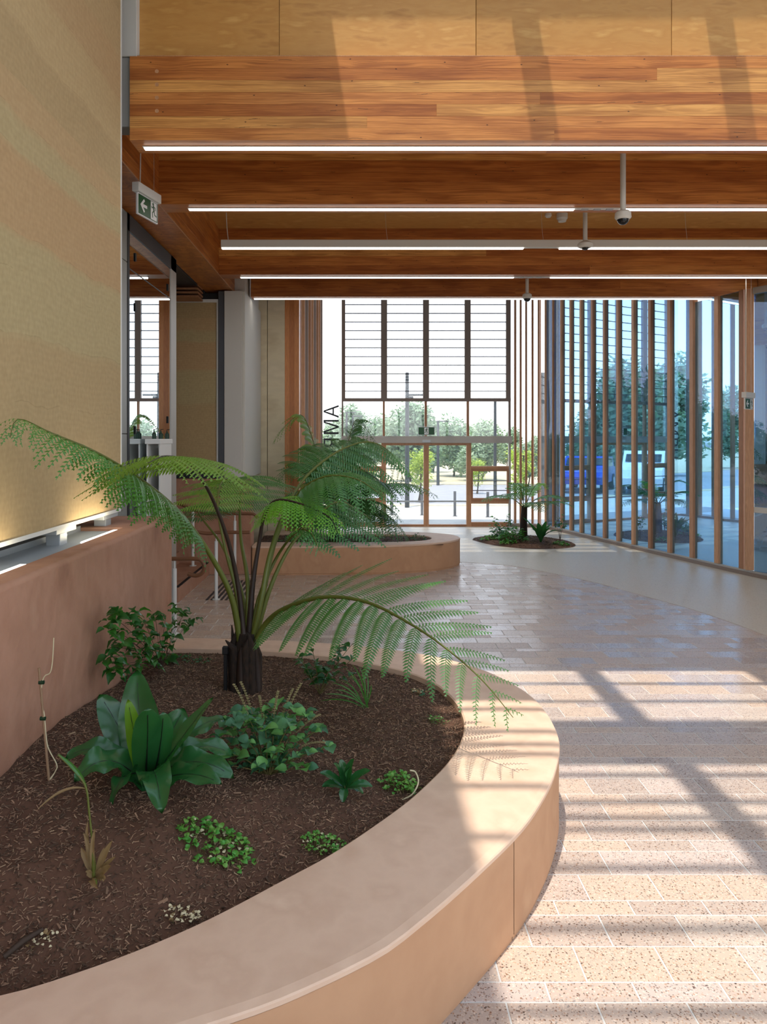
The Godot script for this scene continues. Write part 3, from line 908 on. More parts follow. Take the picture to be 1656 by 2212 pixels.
	# handrails
	var rails := [
		[[P(-2.08, 0.0, 8.34)], [P(-2.45, 0.852, 8.34), P(-2.3, 0.85, 8.34), P(-2.1, 0.85, 8.34), P(-1.86, 0.85, 8.34), P(-1.78, 0.83, 8.34), P(-1.745, 0.76, 8.34), P(-1.77, 0.69, 8.34), P(-1.84, 0.66, 8.34), P(-1.93, 0.68, 8.34)], "near stair handrail with a brown rail curling down at its end"],
		[[P(-1.96, 0.0, 10.14), P(-2.75, 0.2, 10.14)], [P(-3.4, 1.35, 10.14), P(-2.55, 1.02, 10.14), P(-2.13, 0.91, 10.14), P(-1.9, 0.92, 10.14), P(-1.5, 0.92, 10.14)], "middle stair handrail on white posts beside the ribbed strip"],
		[[P(-1.96, 0.0, 11.66), P(-2.62, 0.2, 11.66)], [P(-3.4, 1.45, 11.66), P(-2.7, 1.12, 11.66), P(-2.35, 1.02, 11.66), P(-2.1, 1.02, 11.66), P(-1.72, 1.02, 11.66), P(-1.64, 1.0, 11.66), P(-1.6, 0.95, 11.66)], "far stair handrail close to the brown plaster wall"]]
	for r in rails:
		var t := thing("handrail", r[2], "handrail", r[0][0], "stair handrails")
		g = G.new()
		g.tube(catmull(r[1], 5), [0.024], 10)
		part(t, "rail", g, M.rail)
		for b in r[0]:
			var top: float = r[1][2].y - 0.02 if b.y < 0.1 else r[1][1].y + 0.02
			g = G.new()
			g.tube([b, b + Vector3(0, 0.008, 0)], [0.055], 14)
			g.tube([b + Vector3(0, 0.008, 0), Vector3(b.x, top - 0.09, b.z)], [0.024], 10)
			g.tube([Vector3(b.x, top - 0.09, b.z), Vector3(b.x, top, b.z)], [0.01], 8)
			part(t, "post", g, M.white)

# ---------------------------------------------------------------- entrance facade
func fx(px: float) -> float: return (px - 776.0) * FZ / F
func fy(py: float) -> float: return EYE + (948.0 - py) * FZ / F
func bar(parent: Node3D, called: String, l: float, r: float, t: float, b: float, m: Material, d0: float = 0.0, d1: float = 0.1) -> MeshInstance3D:
	return slab(parent, called, P(fx(l), fy(b), FZ + d0), P(fx(r), fy(t), FZ + d1), m, 0.003)
func build_facade() -> void:
	var topy := 6.6
	var tp := 948.0 - (topy - EYE) * F / FZ
	var wd := struct("window_4")
	for q in [[737.5, 745.5], [822.5, 836], [913.5, 926.5], [1003.5, 1016.5], [1093, 1103]]:
		bar(wd, "mullion", q[0], q[1], tp, 861, M.bronze)
	bar(wd, "transom", 737.5, 1103, 860, 867, M.bronze, -0.01, 0.11)
	var bays := [[745.5, 822.5], [836.0, 913.5], [926.5, 1003.5], [1016.5, 1093.0]]
	for b in bays:
		var py := 844.4
		while py > tp + 4:
			slab(wd, "louvre_blade", P(fx(b[0]), fy(py + 18.0), FZ + 0.05), P(fx(b[1]), fy(py + 0.4), FZ + 0.056), M.glass)
			slab(wd, "blade_edge", P(fx(b[0]), fy(py + 1.1), FZ + 0.03), P(fx(b[1]), fy(py - 0.5), FZ + 0.075), M.shade_grey)
			py -= 18.72
	for q in [[737.5, 741], [826.5, 831], [917, 922], [1008, 1013], [1098.5, 1103]]:
		bar(wd, "mullion", q[0], q[1], 867, 942, M.bronze if q[0] < 800 or q[0] > 1050 else M.frame_b)
	for q in [[741, 826.5], [831, 917], [922, 1008], [1013, 1098.5]]:
		bar(wd, "glass_pane", q[0], q[1], 867, 942, M.glass, 0.045, 0.055)
	# door head, side lights
	bar(wd, "door_head", 737, 1105, 942, 957, M.silver, -0.06, 0.12)
	for side in [[737.5, 828.0], [1013.0, 1103.0]]:
		var l: float = side[0]
		var r: float = side[1]
		bar(wd, "stile", l, l + 4.5, 957, 1139, M.frame)
		bar(wd, "stile", r - 4.5, r, 957, 1139, M.frame if l < 800 else M.silver)
		bar(wd, "rail", l + 4.5, r - 4.5, 1007, 1012, M.frame)
		bar(wd, "rail", l + 4.5, r - 4.5, 1082, 1088, M.frame)
		bar(wd, "rail", l + 4.5, r - 4.5, 1128, 1139.5, M.frame_b)
		bar(wd, "sash_stile", l + 4.5, l + 8, 1012, 1082, M.frame_b, -0.01, 0.09)
		bar(wd, "sash_stile", r - 8, r - 4.5, 1012, 1082, M.frame_b, -0.01, 0.09)
		bar(wd, "sash_rail", l + 8, r - 8, 1012, 1018, M.frame_b, -0.01, 0.09)
		bar(wd, "sash_rail", l + 8, r - 8, 1076, 1082, M.frame_b, -0.01, 0.09)
		for py in [1038.0, 1059.0]:
			bar(wd, "blade_edge", l + 8, r - 8, py, py + 1.6, M.shade_grey, 0.03, 0.075)
		bar(wd, "glass_pane", l + 4.5, r - 4.5, 957, 1007, M.glass, 0.045, 0.055)
		bar(wd, "glass_pane", l + 8, r - 8, 1018, 1076, M.glass, 0.045, 0.055)
		bar(wd, "glass_pane", l + 4.5, r - 4.5, 1088, 1128, M.glass, 0.045, 0.055)
	for k in 2:
		var l: float = [828.0, 920.5][k]
		var r: float = [920.5, 1013.0][k]
		var d := struct("door_%d" % (k + 1))
		bar(d, "stile", l, l + 5.5, 957, 1140, M.frame)
		bar(d, "stile", r - 5.5, r, 957, 1140, M.frame)
		bar(d, "rail", l + 5.5, r - 5.5, 957, 962, M.frame)
		bar(d, "rail", l + 5.5, r - 5.5, 1133, 1140, M.frame_b)
		bar(d, "glass_pane", l + 5.5, r - 5.5, 962, 1133, M.glass, 0.045, 0.055)
		bar(d, "safety_band", l + 5.5, r - 5.5, 1081.5, 1085, M.steel, 0.04, 0.06)
	var se := thing("door_sensor", "small grey motion sensor on the door head above the doors", "sensor", P(fx(920.5), fy(953), FZ - 0.08))
	bar(se, "casing", 911, 929, 950.5, 955.5, M.steel, -0.1, -0.06)
	# left end: plain glass with lettering
	var w5 := struct("window_5")
	bar(w5, "glass_pane", 698, 737.5, tp, 1139, M.glass, 0.045, 0.055)
	bar(w5, "sill", 690, 737.5, 1134, 1140, M.frame_b)
	bar(w5, "head", 640, 1200, tp, tp + 8, M.bronze)
	var sg := thing("glass_lettering", "dark lettering running down the glass left of the entrance, seen mirrored from inside", "lettering", P(fx(700), fy(920), FZ + 0.04))
	var tm := TextMesh.new()
	tm.text = "AMRU"
	var sf := SystemFont.new()
	sf.font_names = PackedStringArray(["Droid Sans"])
	tm.font = sf
	tm.font_size = 64
	tm.pixel_size = 0.0083
	tm.depth = 0.008
	var lt := MeshInstance3D.new()
	lt.name = "letters"
	lt.mesh = tm
	lt.material_override = M.letter
	sg.add_child(lt)
	# read from outside: the glyphs' faces look to -z, lines run downwards
	var bx := Vector3(0, -1, 0)
	var by := Vector3(-1, 0, 0)
	lt.transform = Transform3D(Basis(bx, by, bx.cross(by)), P(fx(715.5), fy(938), FZ + 0.04) - sg.position)
	# left return: glass with close-set timber fins
	var w6 := struct("window_6")
	for k in 9:
		var t := k / 8.0
		var zz := lerpf(14.5, 18.3, pow(t, 0.85))
		var xx := lerpf(-1.16, -0.93, t)
		slab(w6, "fin", P(xx - 0.14, 0.06, zz - 0.025), P(xx + 0.02, 6.6, zz + 0.025), [M.frame_b, M.frame, M.bronze][k % 3], 0.003)
	slab(w6, "sill", P(-1.36, 0, 14.28), P(-0.9, 0.06, 18.5), M.bronze)
	var gp := G.new()
	gp.quad(P(-1.32, 0.06, 14.3), P(-1.32, 6.6, 14.3), P(-1.1, 6.6, 18.5), P(-1.1, 0.06, 18.5))
	part(w6, "glass_pane", gp, M.glass)

# ---------------------------------------------------------------- curved glass screen on the right
func build_screen() -> void:
	var way := catmull([P(3.78, 0, 18.55), P(4.1, 0, 18.54), P(4.42, 0, 18.42), P(4.62, 0, 18.1), P(4.74, 0, 17.7), P(5.03, 0, 16.6), P(5.37, 0, 15.3), P(5.78, 0, 13.75), P(6.22, 0, 12.15), P(6.5, 0, 11.4), P(7.0, 0, 10.9), P(7.5, 0, 10.6)], 24)
	var sc := struct("window_7")
	var g := G.new()
	var ga := G.new()
	for i in range(0, way.size() - 4, 4):
		var a: Vector3 = way[i]
		var b: Vector3 = way[i + 4]
		var t := (b - a).normalized()
		var s := t.cross(Vector3.UP) * -1.0     # towards the hall
		var m := (a + b) * 0.5
		var L := a.distance_to(b) + 0.012
		g.box(m + Vector3(0, 0.03, 0), Vector3(L, 0.06, 0.13), 0.0, Basis(t, Vector3.UP, t.cross(Vector3.UP)))
		ga.box(m + Vector3(0, 0.075, 0), Vector3(L, 0.03, 0.09), 0.0, Basis(t, Vector3.UP, t.cross(Vector3.UP)))
	part(sc, "sill_base", g, M.bronze)
	part(sc, "sill", ga, M.silver)
	# fins where the sight lines of the photograph meet the curve
	var fins := [1112.0, 1124.0, 1136.0, 1150.0, 1164.6, 1180.0, 1196.6, 1215.0, 1235.0, 1257.0, 1282.0, 1308.0, 1337.5, 1370.6, 1407.0, 1449.0, 1497.6, 1551.6, 1605.5]
	var spot := []
	for px in fins:
		var k: float = (px - 776.0) / F
		for i in way.size() - 1:
			var a: Vector3 = way[i]
			var b: Vector3 = way[i + 1]
			var fa := a.x + k * a.z
			var fb := b.x + k * b.z
			if fa <= 0.0 and fb > 0.0 or fa >= 0.0 and fb < 0.0:
				spot.append([a.lerp(b, fa / (fa - fb)), (b - a).normalized()])
				break
	for i in spot.size():
		var p: Vector3 = spot[i][0]
		var t: Vector3 = spot[i][1]
		var dark := i < 5
		var o := G.new()
		var w := 0.05 if i < 7 else lerpf(0.06, 0.10, (i - 7) / 11.0)
		var dp := 0.09 if i < 7 else 0.11
		var bs := Basis(t, Vector3.UP, t.cross(Vector3.UP))
		var tall := 6.5 if p.z < -13.1 else 4.53
		o.box(p + Vector3(0, 0.09 + tall * 0.5, 0), Vector3(w, tall, dp), 0.004, bs)
		part(sc, "fin", o, M.frame_b if dark else [M.frame, M.frame_c, M.frame_b, M.frame][i % 4])
		if i > 0:
			var q: Vector3 = spot[i - 1][0]
			var d := (p - q).normalized()
			var pg := G.new()
			pg.box((p + q) * 0.5 + Vector3(0, 0.09 + tall * 0.5, 0), Vector3(p.distance_to(q) - 0.05, tall, 0.012), 0.0, Basis(d, Vector3.UP, d.cross(Vector3.UP)))
			part(sc, "glass_pane", pg, M.glass if i < 6 else M.glass_blue)
	# double post and darker leaf at the right edge
	var e: Vector3 = spot[spot.size() - 1][0]
	var e2 := P(6.25, 0, 11.88)
	var o2 := G.new()
	o2.box(e2 + Vector3(0, 2.35, 0), Vector3(0.09, 4.5, 0.12), 0.004, Basis(Vector3.UP, 1.3))
	part(sc, "post", o2, M.frame_c)
	var a2 := P(6.3, 0, 11.82)
	var b2 := P(6.95, 0, 10.67)
	var d2 := (b2 - a2).normalized()
	var bs2 := Basis(d2, Vector3.UP, d2.cross(Vector3.UP))
	var pg2 := G.new()
	pg2.box((a2 + b2) * 0.5 + Vector3(0, 2.3, 0), Vector3(a2.distance_to(b2), 4.45, 0.012), 0.0, bs2)
	part(sc, "glass_pane", pg2, M.glass_blue)
	pg2 = G.new()
	pg2.box((a2 + b2) * 0.5 + Vector3(0, 4.56, 0), Vector3(a2.distance_to(b2), 0.1, 0.1), 0.004, bs2)
	part(sc, "head", pg2, M.silver)
	pg2 = G.new()
	pg2.box((a2 + b2) * 0.5 + Vector3(0, 1.07, 0), Vector3(a2.distance_to(b2), 0.09, 0.03), 0.004, bs2)
	part(sc, "safety_band", pg2, M.off_white)

# ---------------------------------------------------------------- planting helpers
func frond(parent: Node3D, ctrl: Array, start: float, plen: float, pairs: int, mb: Material, ms: Material, r0: float, droop: float = 0.25, fine: float = 1.0, roll: float = 0.0, joined: bool = false, sweep: float = 0.0) -> void:
	var path := resample(catmull(ctrl, 10), 60)
	var g := G.new()
	var rad := []
	for i in 60: rad.append(lerpf(r0, 0.002, pow(i / 59.0, 0.8)))
	g.tube(path, rad, 7)
	var fr := part(parent, "frond", g, ms)
	var all := G.new()
	for k in pairs:
		var uu := (k + 0.5) / pairs
		var t := start + (1.0 - start) * uu
		var fi := t * 58.99
		var i := int(fi)
		var p: Vector3 = path[i].lerp(path[i + 1], fi - i)
		var T: Vector3 = (path[mini(i + 2, 59)] - path[maxi(i - 1, 0)]).normalized()
		var S := T.cross(Vector3.UP).normalized()
		S = S.rotated(T, roll)
		var N := S.cross(T).normalized()
		var L := plen * minf(1.0, 0.5 + uu * 2.6) * pow(1.0 - uu, 0.62) + 0.02
		for sd in [-1.0, 1.0]:
			var o: G = all if joined else G.new()
			var fw := deg_to_rad(rng.randf_range(10, 20) + sweep * (1.0 - uu) + uu * 26.0)
			var D: Vector3 = (S * sd * cos(fw) + T * sin(fw)).normalized()
			D = (D + N * rng.randf_range(-0.1, 0.12)).normalized()
			var LL := L * rng.randf_range(0.9, 1.08)
			var seg := maxi(4, int(LL / (0.0185 * fine)))
			var pp := []
			for j in seg + 1:
				var vv := float(j) / seg
				pp.append(p + D * LL * vv + Vector3.DOWN * (droop * LL * vv * vv) + T * LL * 0.12 * vv * vv)
			var w0 := 0.0016 * fine
			for j in seg:
				var a: Vector3 = pp[j]
				var b: Vector3 = pp[j + 1]
				var d := (b - a).normalized()
				var ls := d.cross(N).normalized()
				var nn := ls.cross(d)
				o.quado(a - ls * w0, b - ls * w0, b + ls * w0, a + ls * w0, nn)
				var vv := float(j) / seg
				var ll := minf(0.2 * plen * 0.85, 0.075 * fine) * minf(1.0, 0.65 + vv * 3.0) * pow(1.0 - vv, 0.55) * clampf(L / plen * 1.5, 0.35, 1.0)
				var ww := 0.0072 * fine * clampf(L / plen * 1.5, 0.5, 1.0)
				for q in [-1.0, 1.0]:
					var ld: Vector3 = (ls * q * 0.9 + d * 0.42 - nn * 0.25).normalized()
					var ba: Vector3 = a if q < 0 else a.lerp(b, 0.5)
					var tip: Vector3 = ba + ld * ll + Vector3.DOWN * ll * 0.12
					var md: Vector3 = ba + ld * ll * 0.45
					var cr := (tip - ba).cross(nn).normalized()
					var no2 := cr.cross(ld).normalized()
					if no2.dot(nn) < 0.0: no2 = -no2
					var e := [ba - cr * ww * 0.5, md - cr * ww, tip, md + cr * ww, ba + cr * ww * 0.5]
					var bi := o._p(e[0], no2)
					for w in range(1, 5): o._p(e[w], no2)
					if (e[2] - e[0]).cross(e[1] - e[0]).dot(no2) > 0.0: o.ix.append_array([bi, bi + 1, bi + 2, bi, bi + 2, bi + 3, bi, bi + 3, bi + 4])
					else: o.ix.append_array([bi, bi + 2, bi + 1, bi, bi + 3, bi + 2, bi, bi + 4, bi + 3])
			if not joined: part(fr, "pinna", o, mb)
	if joined: part(fr, "pinnae", all, mb, "stuff")

# broad leaf between base, middle and tip; face is the side its upper surface looks to
func blade(parent: Node3D, called: String, a: Vector3, b: Vector3, d: Vector3, width: float, face: Vector3, m: Material, wave: float = 0.0, fold: float = 0.15, rib: Material = null, shape: float = 1.0) -> void:
	var rows := []
	var mids := []
	var K := 18
	var ph := rng.randf() * 6.0
	for i in K + 1:
		var t := float(i) / K
		var p := a.lerp(b, t).lerp(b.lerp(d, t), t)
		var T := ((b - a) * (1.0 - t) + (d - b) * t).normalized()
		var S := T.cross(face).normalized()
		var N := S.cross(T).normalized()
		if N.dot(face) < 0.0: N = -N
		var w := width * 0.5 * maxf(0.012 if i < K else 0.0, pow(sin(PI * minf(0.04 + pow(t, 1.0) * 0.96, 1.0)), 0.75 * shape))
		var row := []
		for j in range(-3, 4):
			var s := j / 3.0
			row.append(p + S * w * s + N * (absf(s) * w * fold * 2.0 + s * s * sin(t * 17.0 + ph + s * 1.5) * wave * w + sin(t * 40.0 + absf(s) * 2.0) * 0.012 * w))
		rows.append(row)
		mids.append(p - N * 0.001)
	var g := G.new()
	g.grid(rows)
	var o := part(parent, called, g, m)
	if rib:
		var r := G.new()
		r.tube(mids.slice(0, K - 1), [0.0055, 0.005, 0.0045, 0.004, 0.004, 0.0035, 0.003, 0.003, 0.0025, 0.002], 5)
		part(o, "midrib", r, rib)

var leafm := {}
func leaf_mesh(kind: String) -> ArrayMesh:
	# a small folded leaf one unit long along +z, up is +y
	if leafm.has(kind): return leafm[kind]
	var out: Array = {"ovate": [0.0, 0.24, 0.34, 0.33, 0.24, 0.12, 0.0], "long": [0.0, 0.11, 0.17, 0.18, 0.14, 0.07, 0.0], "round": [0.0, 0.34, 0.46, 0.47, 0.42, 0.27, 0.0]}[kind]
	var rows := []
	for i in out.size():
		var t := float(i) / (out.size() - 1)
		var w: float = maxf(out[i], 0.004)
		var y := 0.12 * sin(t * PI) - 0.22 * t * t
		var rf := 0.03 if i % 2 else -0.01
		rows.append([Vector3(-w, y + w * 0.3 + rf, t), Vector3(-w * 0.5, y + w * 0.16, t), Vector3(0, y, t), Vector3(w * 0.5, y + w * 0.16, t), Vector3(w, y + w * 0.3 + rf, t)])
	var g := G.new()
	g.grid(rows, true)
	leafm[kind] = g.mesh()
	return leafm[kind]
func put_leaf(parent: Node3D, kind: String, pos: Vector3, dir: Vector3, size: float, m: Material, called: String = "leaf") -> void:
	var z := dir.normalized()
	var x := Vector3.UP.cross(z)
	if x.length() < 0.05: x = Vector3.RIGHT
	x = x.normalized().rotated(z, rng.randf_range(-0.6, 0.6))
	var y := z.cross(x)
	var o := partm(parent, called, leaf_mesh(kind), m)
	o.transform = Transform3D(Basis(x, y, z).scaled(Vector3.ONE * size), pos - (parent.position if parent.get_parent() == self else Vector3.ZERO))
func put_leaf_into(g: G, kind: String, pos: Vector3, dir: Vector3, size: float) -> void:
	var z := dir.normalized()
	var x := Vector3.UP.cross(z)
	if x.length() < 0.05: x = Vector3.RIGHT
	x = x.normalized().rotated(z, rng.randf_range(-0.6, 0.6))
	var bs := Basis(x, z.cross(x), z)
	var ar := leaf_mesh(kind).surface_get_arrays(0)
	var b := g.v.size()
	for i in ar[Mesh.ARRAY_VERTEX].size(): g._p(pos + bs * (ar[Mesh.ARRAY_VERTEX][i] * size), bs * ar[Mesh.ARRAY_NORMAL][i])
	for i in ar[Mesh.ARRAY_INDEX]: g.ix.append(b + i)
func rdir(up: float = 0.3) -> Vector3:
	var a := rng.randf() * TAU
	return Vector3(cos(a), up, sin(a)).normalized()

# low cushion of small leaves
func cushion(called: String, label: String, c: Vector3, rx: float, rz: float, h: float, count: int, size: float, mats: Array, kind: String, group: String, gy: Callable, petals: int = 0) -> void:
	var t := thing(called, label, "plant", c, group)
	var gs := [G.new(), G.new()]
	var st := G.new()
	for k in count:
		var a := rng.randf() * TAU
		var r := sqrt(rng.randf())
		var x := c.x + cos(a) * r * rx
		var z := c.z + sin(a) * r * rz
		var y0: float = gy.call(x, z)
		var y := y0 + h * (1.0 - r * r) * rng.randf_range(0.3, 1.0) + 0.008
		put_leaf_into(gs[k % 2], kind, Vector3(x, y, z), rdir(rng.randf_range(-0.1, 0.7)), size * rng.randf_range(0.7, 1.25))
		st.tube([Vector3(x, y0 - 0.01, z), Vector3(x, y, z)], [0.0012], 3, false)
	part(t, "leaves", gs[0], mats[0], "stuff")
	part(t, "leaves", gs[1], mats[1], "stuff")
	part(t, "stems", st, M.stem, "stuff")
	if petals > 0:
		var pg := G.new()
		for k in petals:
			var a := rng.randf() * TAU
			var r := sqrt(rng.randf()) * 0.8
			var x := c.x + cos(a) * r * rx
			var z := c.z + sin(a) * r * rz
			put_leaf_into(pg, "round", Vector3(x, gy.call(x, z) + h * 0.4 * rng.randf() + 0.012, z), rdir(0.4), size * 0.8)
		part(t, "withered_leaves", pg, M.petal, "stuff")

func chips(parent: Node3D, count: int, area: Array, gy: Callable, size: float) -> void:
	var lo := Vector2(1e9, 1e9)
	var hi := Vector2(-1e9, -1e9)
	var q := PackedVector2Array()
	for p in area:
		q.append(Vector2(p.x, p.z))
		lo = lo.min(q[-1]); hi = hi.max(q[-1])
	var g := G.new()
	g.box(Vector3.ZERO, Vector3(1.0, 0.10, 0.2))
	var mm := MultiMesh.new()
	mm.transform_format = MultiMesh.TRANSFORM_3D
	mm.use_colors = true
	mm.mesh = g.mesh()
	mm.mesh.surface_set_material(0, M.chip)
	var tr := []
	var co := []
	var guard := 0
	while tr.size() < count and guard < count * 4:
		guard += 1
		var p := Vector2(rng.randf_range(lo.x, hi.x), rng.randf_range(lo.y, hi.y))
		if not Geometry2D.is_point_in_polygon(p, q): continue
		var s := size * rng.randf_range(0.35, 1.0) * (1.9 if rng.randf() < 0.04 else 1.0)
		var bs := Basis.from_euler(Vector3(rng.randfn(0, 0.3), rng.randf() * TAU, rng.randfn(0, 0.35))).scaled_local(Vector3(s, s, s * rng.randf_range(0.5, 1.3)))
		tr.append(Transform3D(bs, Vector3(p.x, gy.call(p.x, p.y) + 0.004, p.y)))
		var b := pow(rng.randf(), 1.6)
		var cc := Color(0.055, 0.030, 0.016).lerp(Color(0.34, 0.205, 0.125), b)
		if rng.randf() < 0.012: cc = Color(0.36, 0.25, 0.15)
		co.append(cc)
	mm.instance_count = tr.size()
	for i in tr.size():
		mm.set_instance_transform(i, tr[i])
		mm.set_instance_color(i, co[i])
	var o := MultiMeshInstance3D.new()
	o.name = "mulch_chips"
	o.multimesh = mm
	o.set_meta("kind", "stuff")
	parent.add_child(o, true)
	o.position = -parent.position

# ---------------------------------------------------------------- near planter
var hill := FastNoiseLite.new()
var inner2 := PackedVector2Array()
func near_y(x: float, z: float) -> float:
	var w := smoothstep(0.35, -1.5, x)
	var Z := -z
	var t := smoothstep(2.0, 3.2, Z) * (1.0 - 0.85 * smoothstep(3.3, 6.2, Z))
	var dmin := 9.0
	var p := Vector2(x, z)
	for i in range(0, inner2.size() - 3, 3):
		dmin = minf(dmin, Geometry2D.get_closest_point_to_segment(p, inner2[i], inner2[i + 3]).distance_to(p))
	var e := clampf(dmin / 0.45, 0.0, 1.0)
	return 0.425 + 0.26 * w * t * e + 0.03 * e + hill.get_noise_2d(x, z) * 0.022 * minf(e * 2.0, 1.0) + hill.get_noise_2d(x * 6.0, z * 6.0) * 0.008

func rim_piece(parent: Node3D, called: String, po: Array, pi: Array, prof: Array, m: Material, ends: bool = true) -> void:
	# prof: [share from inner to outer edge, offset outwards, height]
	var g := G.new()
	for k in prof.size() - 1:
		var rows := []
		for i in po.size():
			var d: Vector3 = (po[i] - pi[i]).normalized()
			var row := []
			for j in [k, k + 1]:
				var p: Vector3 = pi[i].lerp(po[i], prof[j][0]) + d * prof[j][1]
				row.append(Vector3(p.x, prof[j][2], p.z))
			rows.append(row)
		g.grid(rows)
	part(parent, called, g, m)

func build_near_planter() -> void:
	hill.frequency = 1.1
	hill.fractal_octaves = 3
	hill.seed = 5
	for p in inner: inner2.append(Vector2(p.x, p.z))
	var pl := thing("planter", "large curved concrete planter seat in the foreground full of mulch", "planter", P(-0.6, 0, 4.2), "curved planter seats")
	var wall := [[1.0, -0.012, 0.0], [1.0, -0.012, 0.02], [1.0, -0.004, 0.028], [1.0, -0.004, 0.437]]
	# wall in cast lengths with open joints
	var cuts := [0, 33, 47, 70, 96]
	for k in cuts.size() - 1:
		var a: int = cuts[k]
		var b: int = cuts[k + 1]
		var po := outer.slice(a, b + 1)
		var pi := inner.slice(a, b + 1)
		po[0] = po[0].lerp(po[1], 0.03); pi[0] = pi[0].lerp(pi[1], 0.03)
		po[-1] = po[-1].lerp(po[-2], 0.03); pi[-1] = pi[-1].lerp(pi[-2], 0.03)
		rim_piece(pl, "planter_wall", po, pi, wall, M.concrete)
	rim_piece(pl, "wall_core", outer, inner, [[1.0, -0.03, 0.0], [1.0, -0.03, 0.43], [0.0, 0.02, 0.43], [0.0, 0.02, 0.3]], M.concrete)
	rim_piece(pl, "coping", outer, inner, [[1.0, -0.008, 0.437], [1.0, 0.0, 0.441], [1.0, 0.0, 0.456], [1.0, -0.004, 0.462], [1.0, -0.035, RIM - 0.001], [0.5, 0.0, RIM + 0.001], [0.0, 0.01, RIM], [0.0, 0.0, 0.462], [0.0, 0.0, 0.30]], M.coping)
	# mulch
	var rows := []
	var nx := 78
	var nz := 104
	var hts := []
	for r in nz + 1:
		var hr := []
		for k in nx + 1:
			var x := lerpf(-1.59, 1.0, float(k) / nx)
			var z := -lerpf(2.0, 6.4, float(r) / nz)
			hr.append(Vector3(x, near_y(x, z), z))
		hts.append(hr)
	var mid := []
	for i in inner.size(): mid.append(inner[i].lerp(outer[i], 0.3))
	var g := G.new()
	var mq := PackedVector2Array()
	for p in mid: mq.append(Vector2(p.x, p.z))
	for r in nz:
		for k in nx:
			var c: Vector3 = (hts[r][k] + hts[r + 1][k + 1]) * 0.5
			if Geometry2D.is_point_in_polygon(Vector2(c.x, c.z), mq):
				g.quado(hts[r][k], hts[r][k + 1], hts[r + 1][k + 1], hts[r + 1][k], Vector3.UP)
	part(pl, "mulch_bed", g, M.soil)
	var area := []
	for i in inner.size(): area.append(inner[i].lerp(outer[i], -0.02))
	area.append(P(-1.58, 0, 6.0)); area.append(P(-1.58, 0, 2.3))
	chips(pl, 46000, area, near_y, 0.021)
	near_plants()

func ground(px: float, py: float) -> Vector3:
	# where the sight line at this pixel meets the mulch
	var y := 0.46
	for k in 12:
		var p := on(px, py, y)
		y = lerpf(y, near_y(p.x, p.z), 0.6)
	var q := on(px, py, y)
	q.y = near_y(q.x, q.z)
	return q

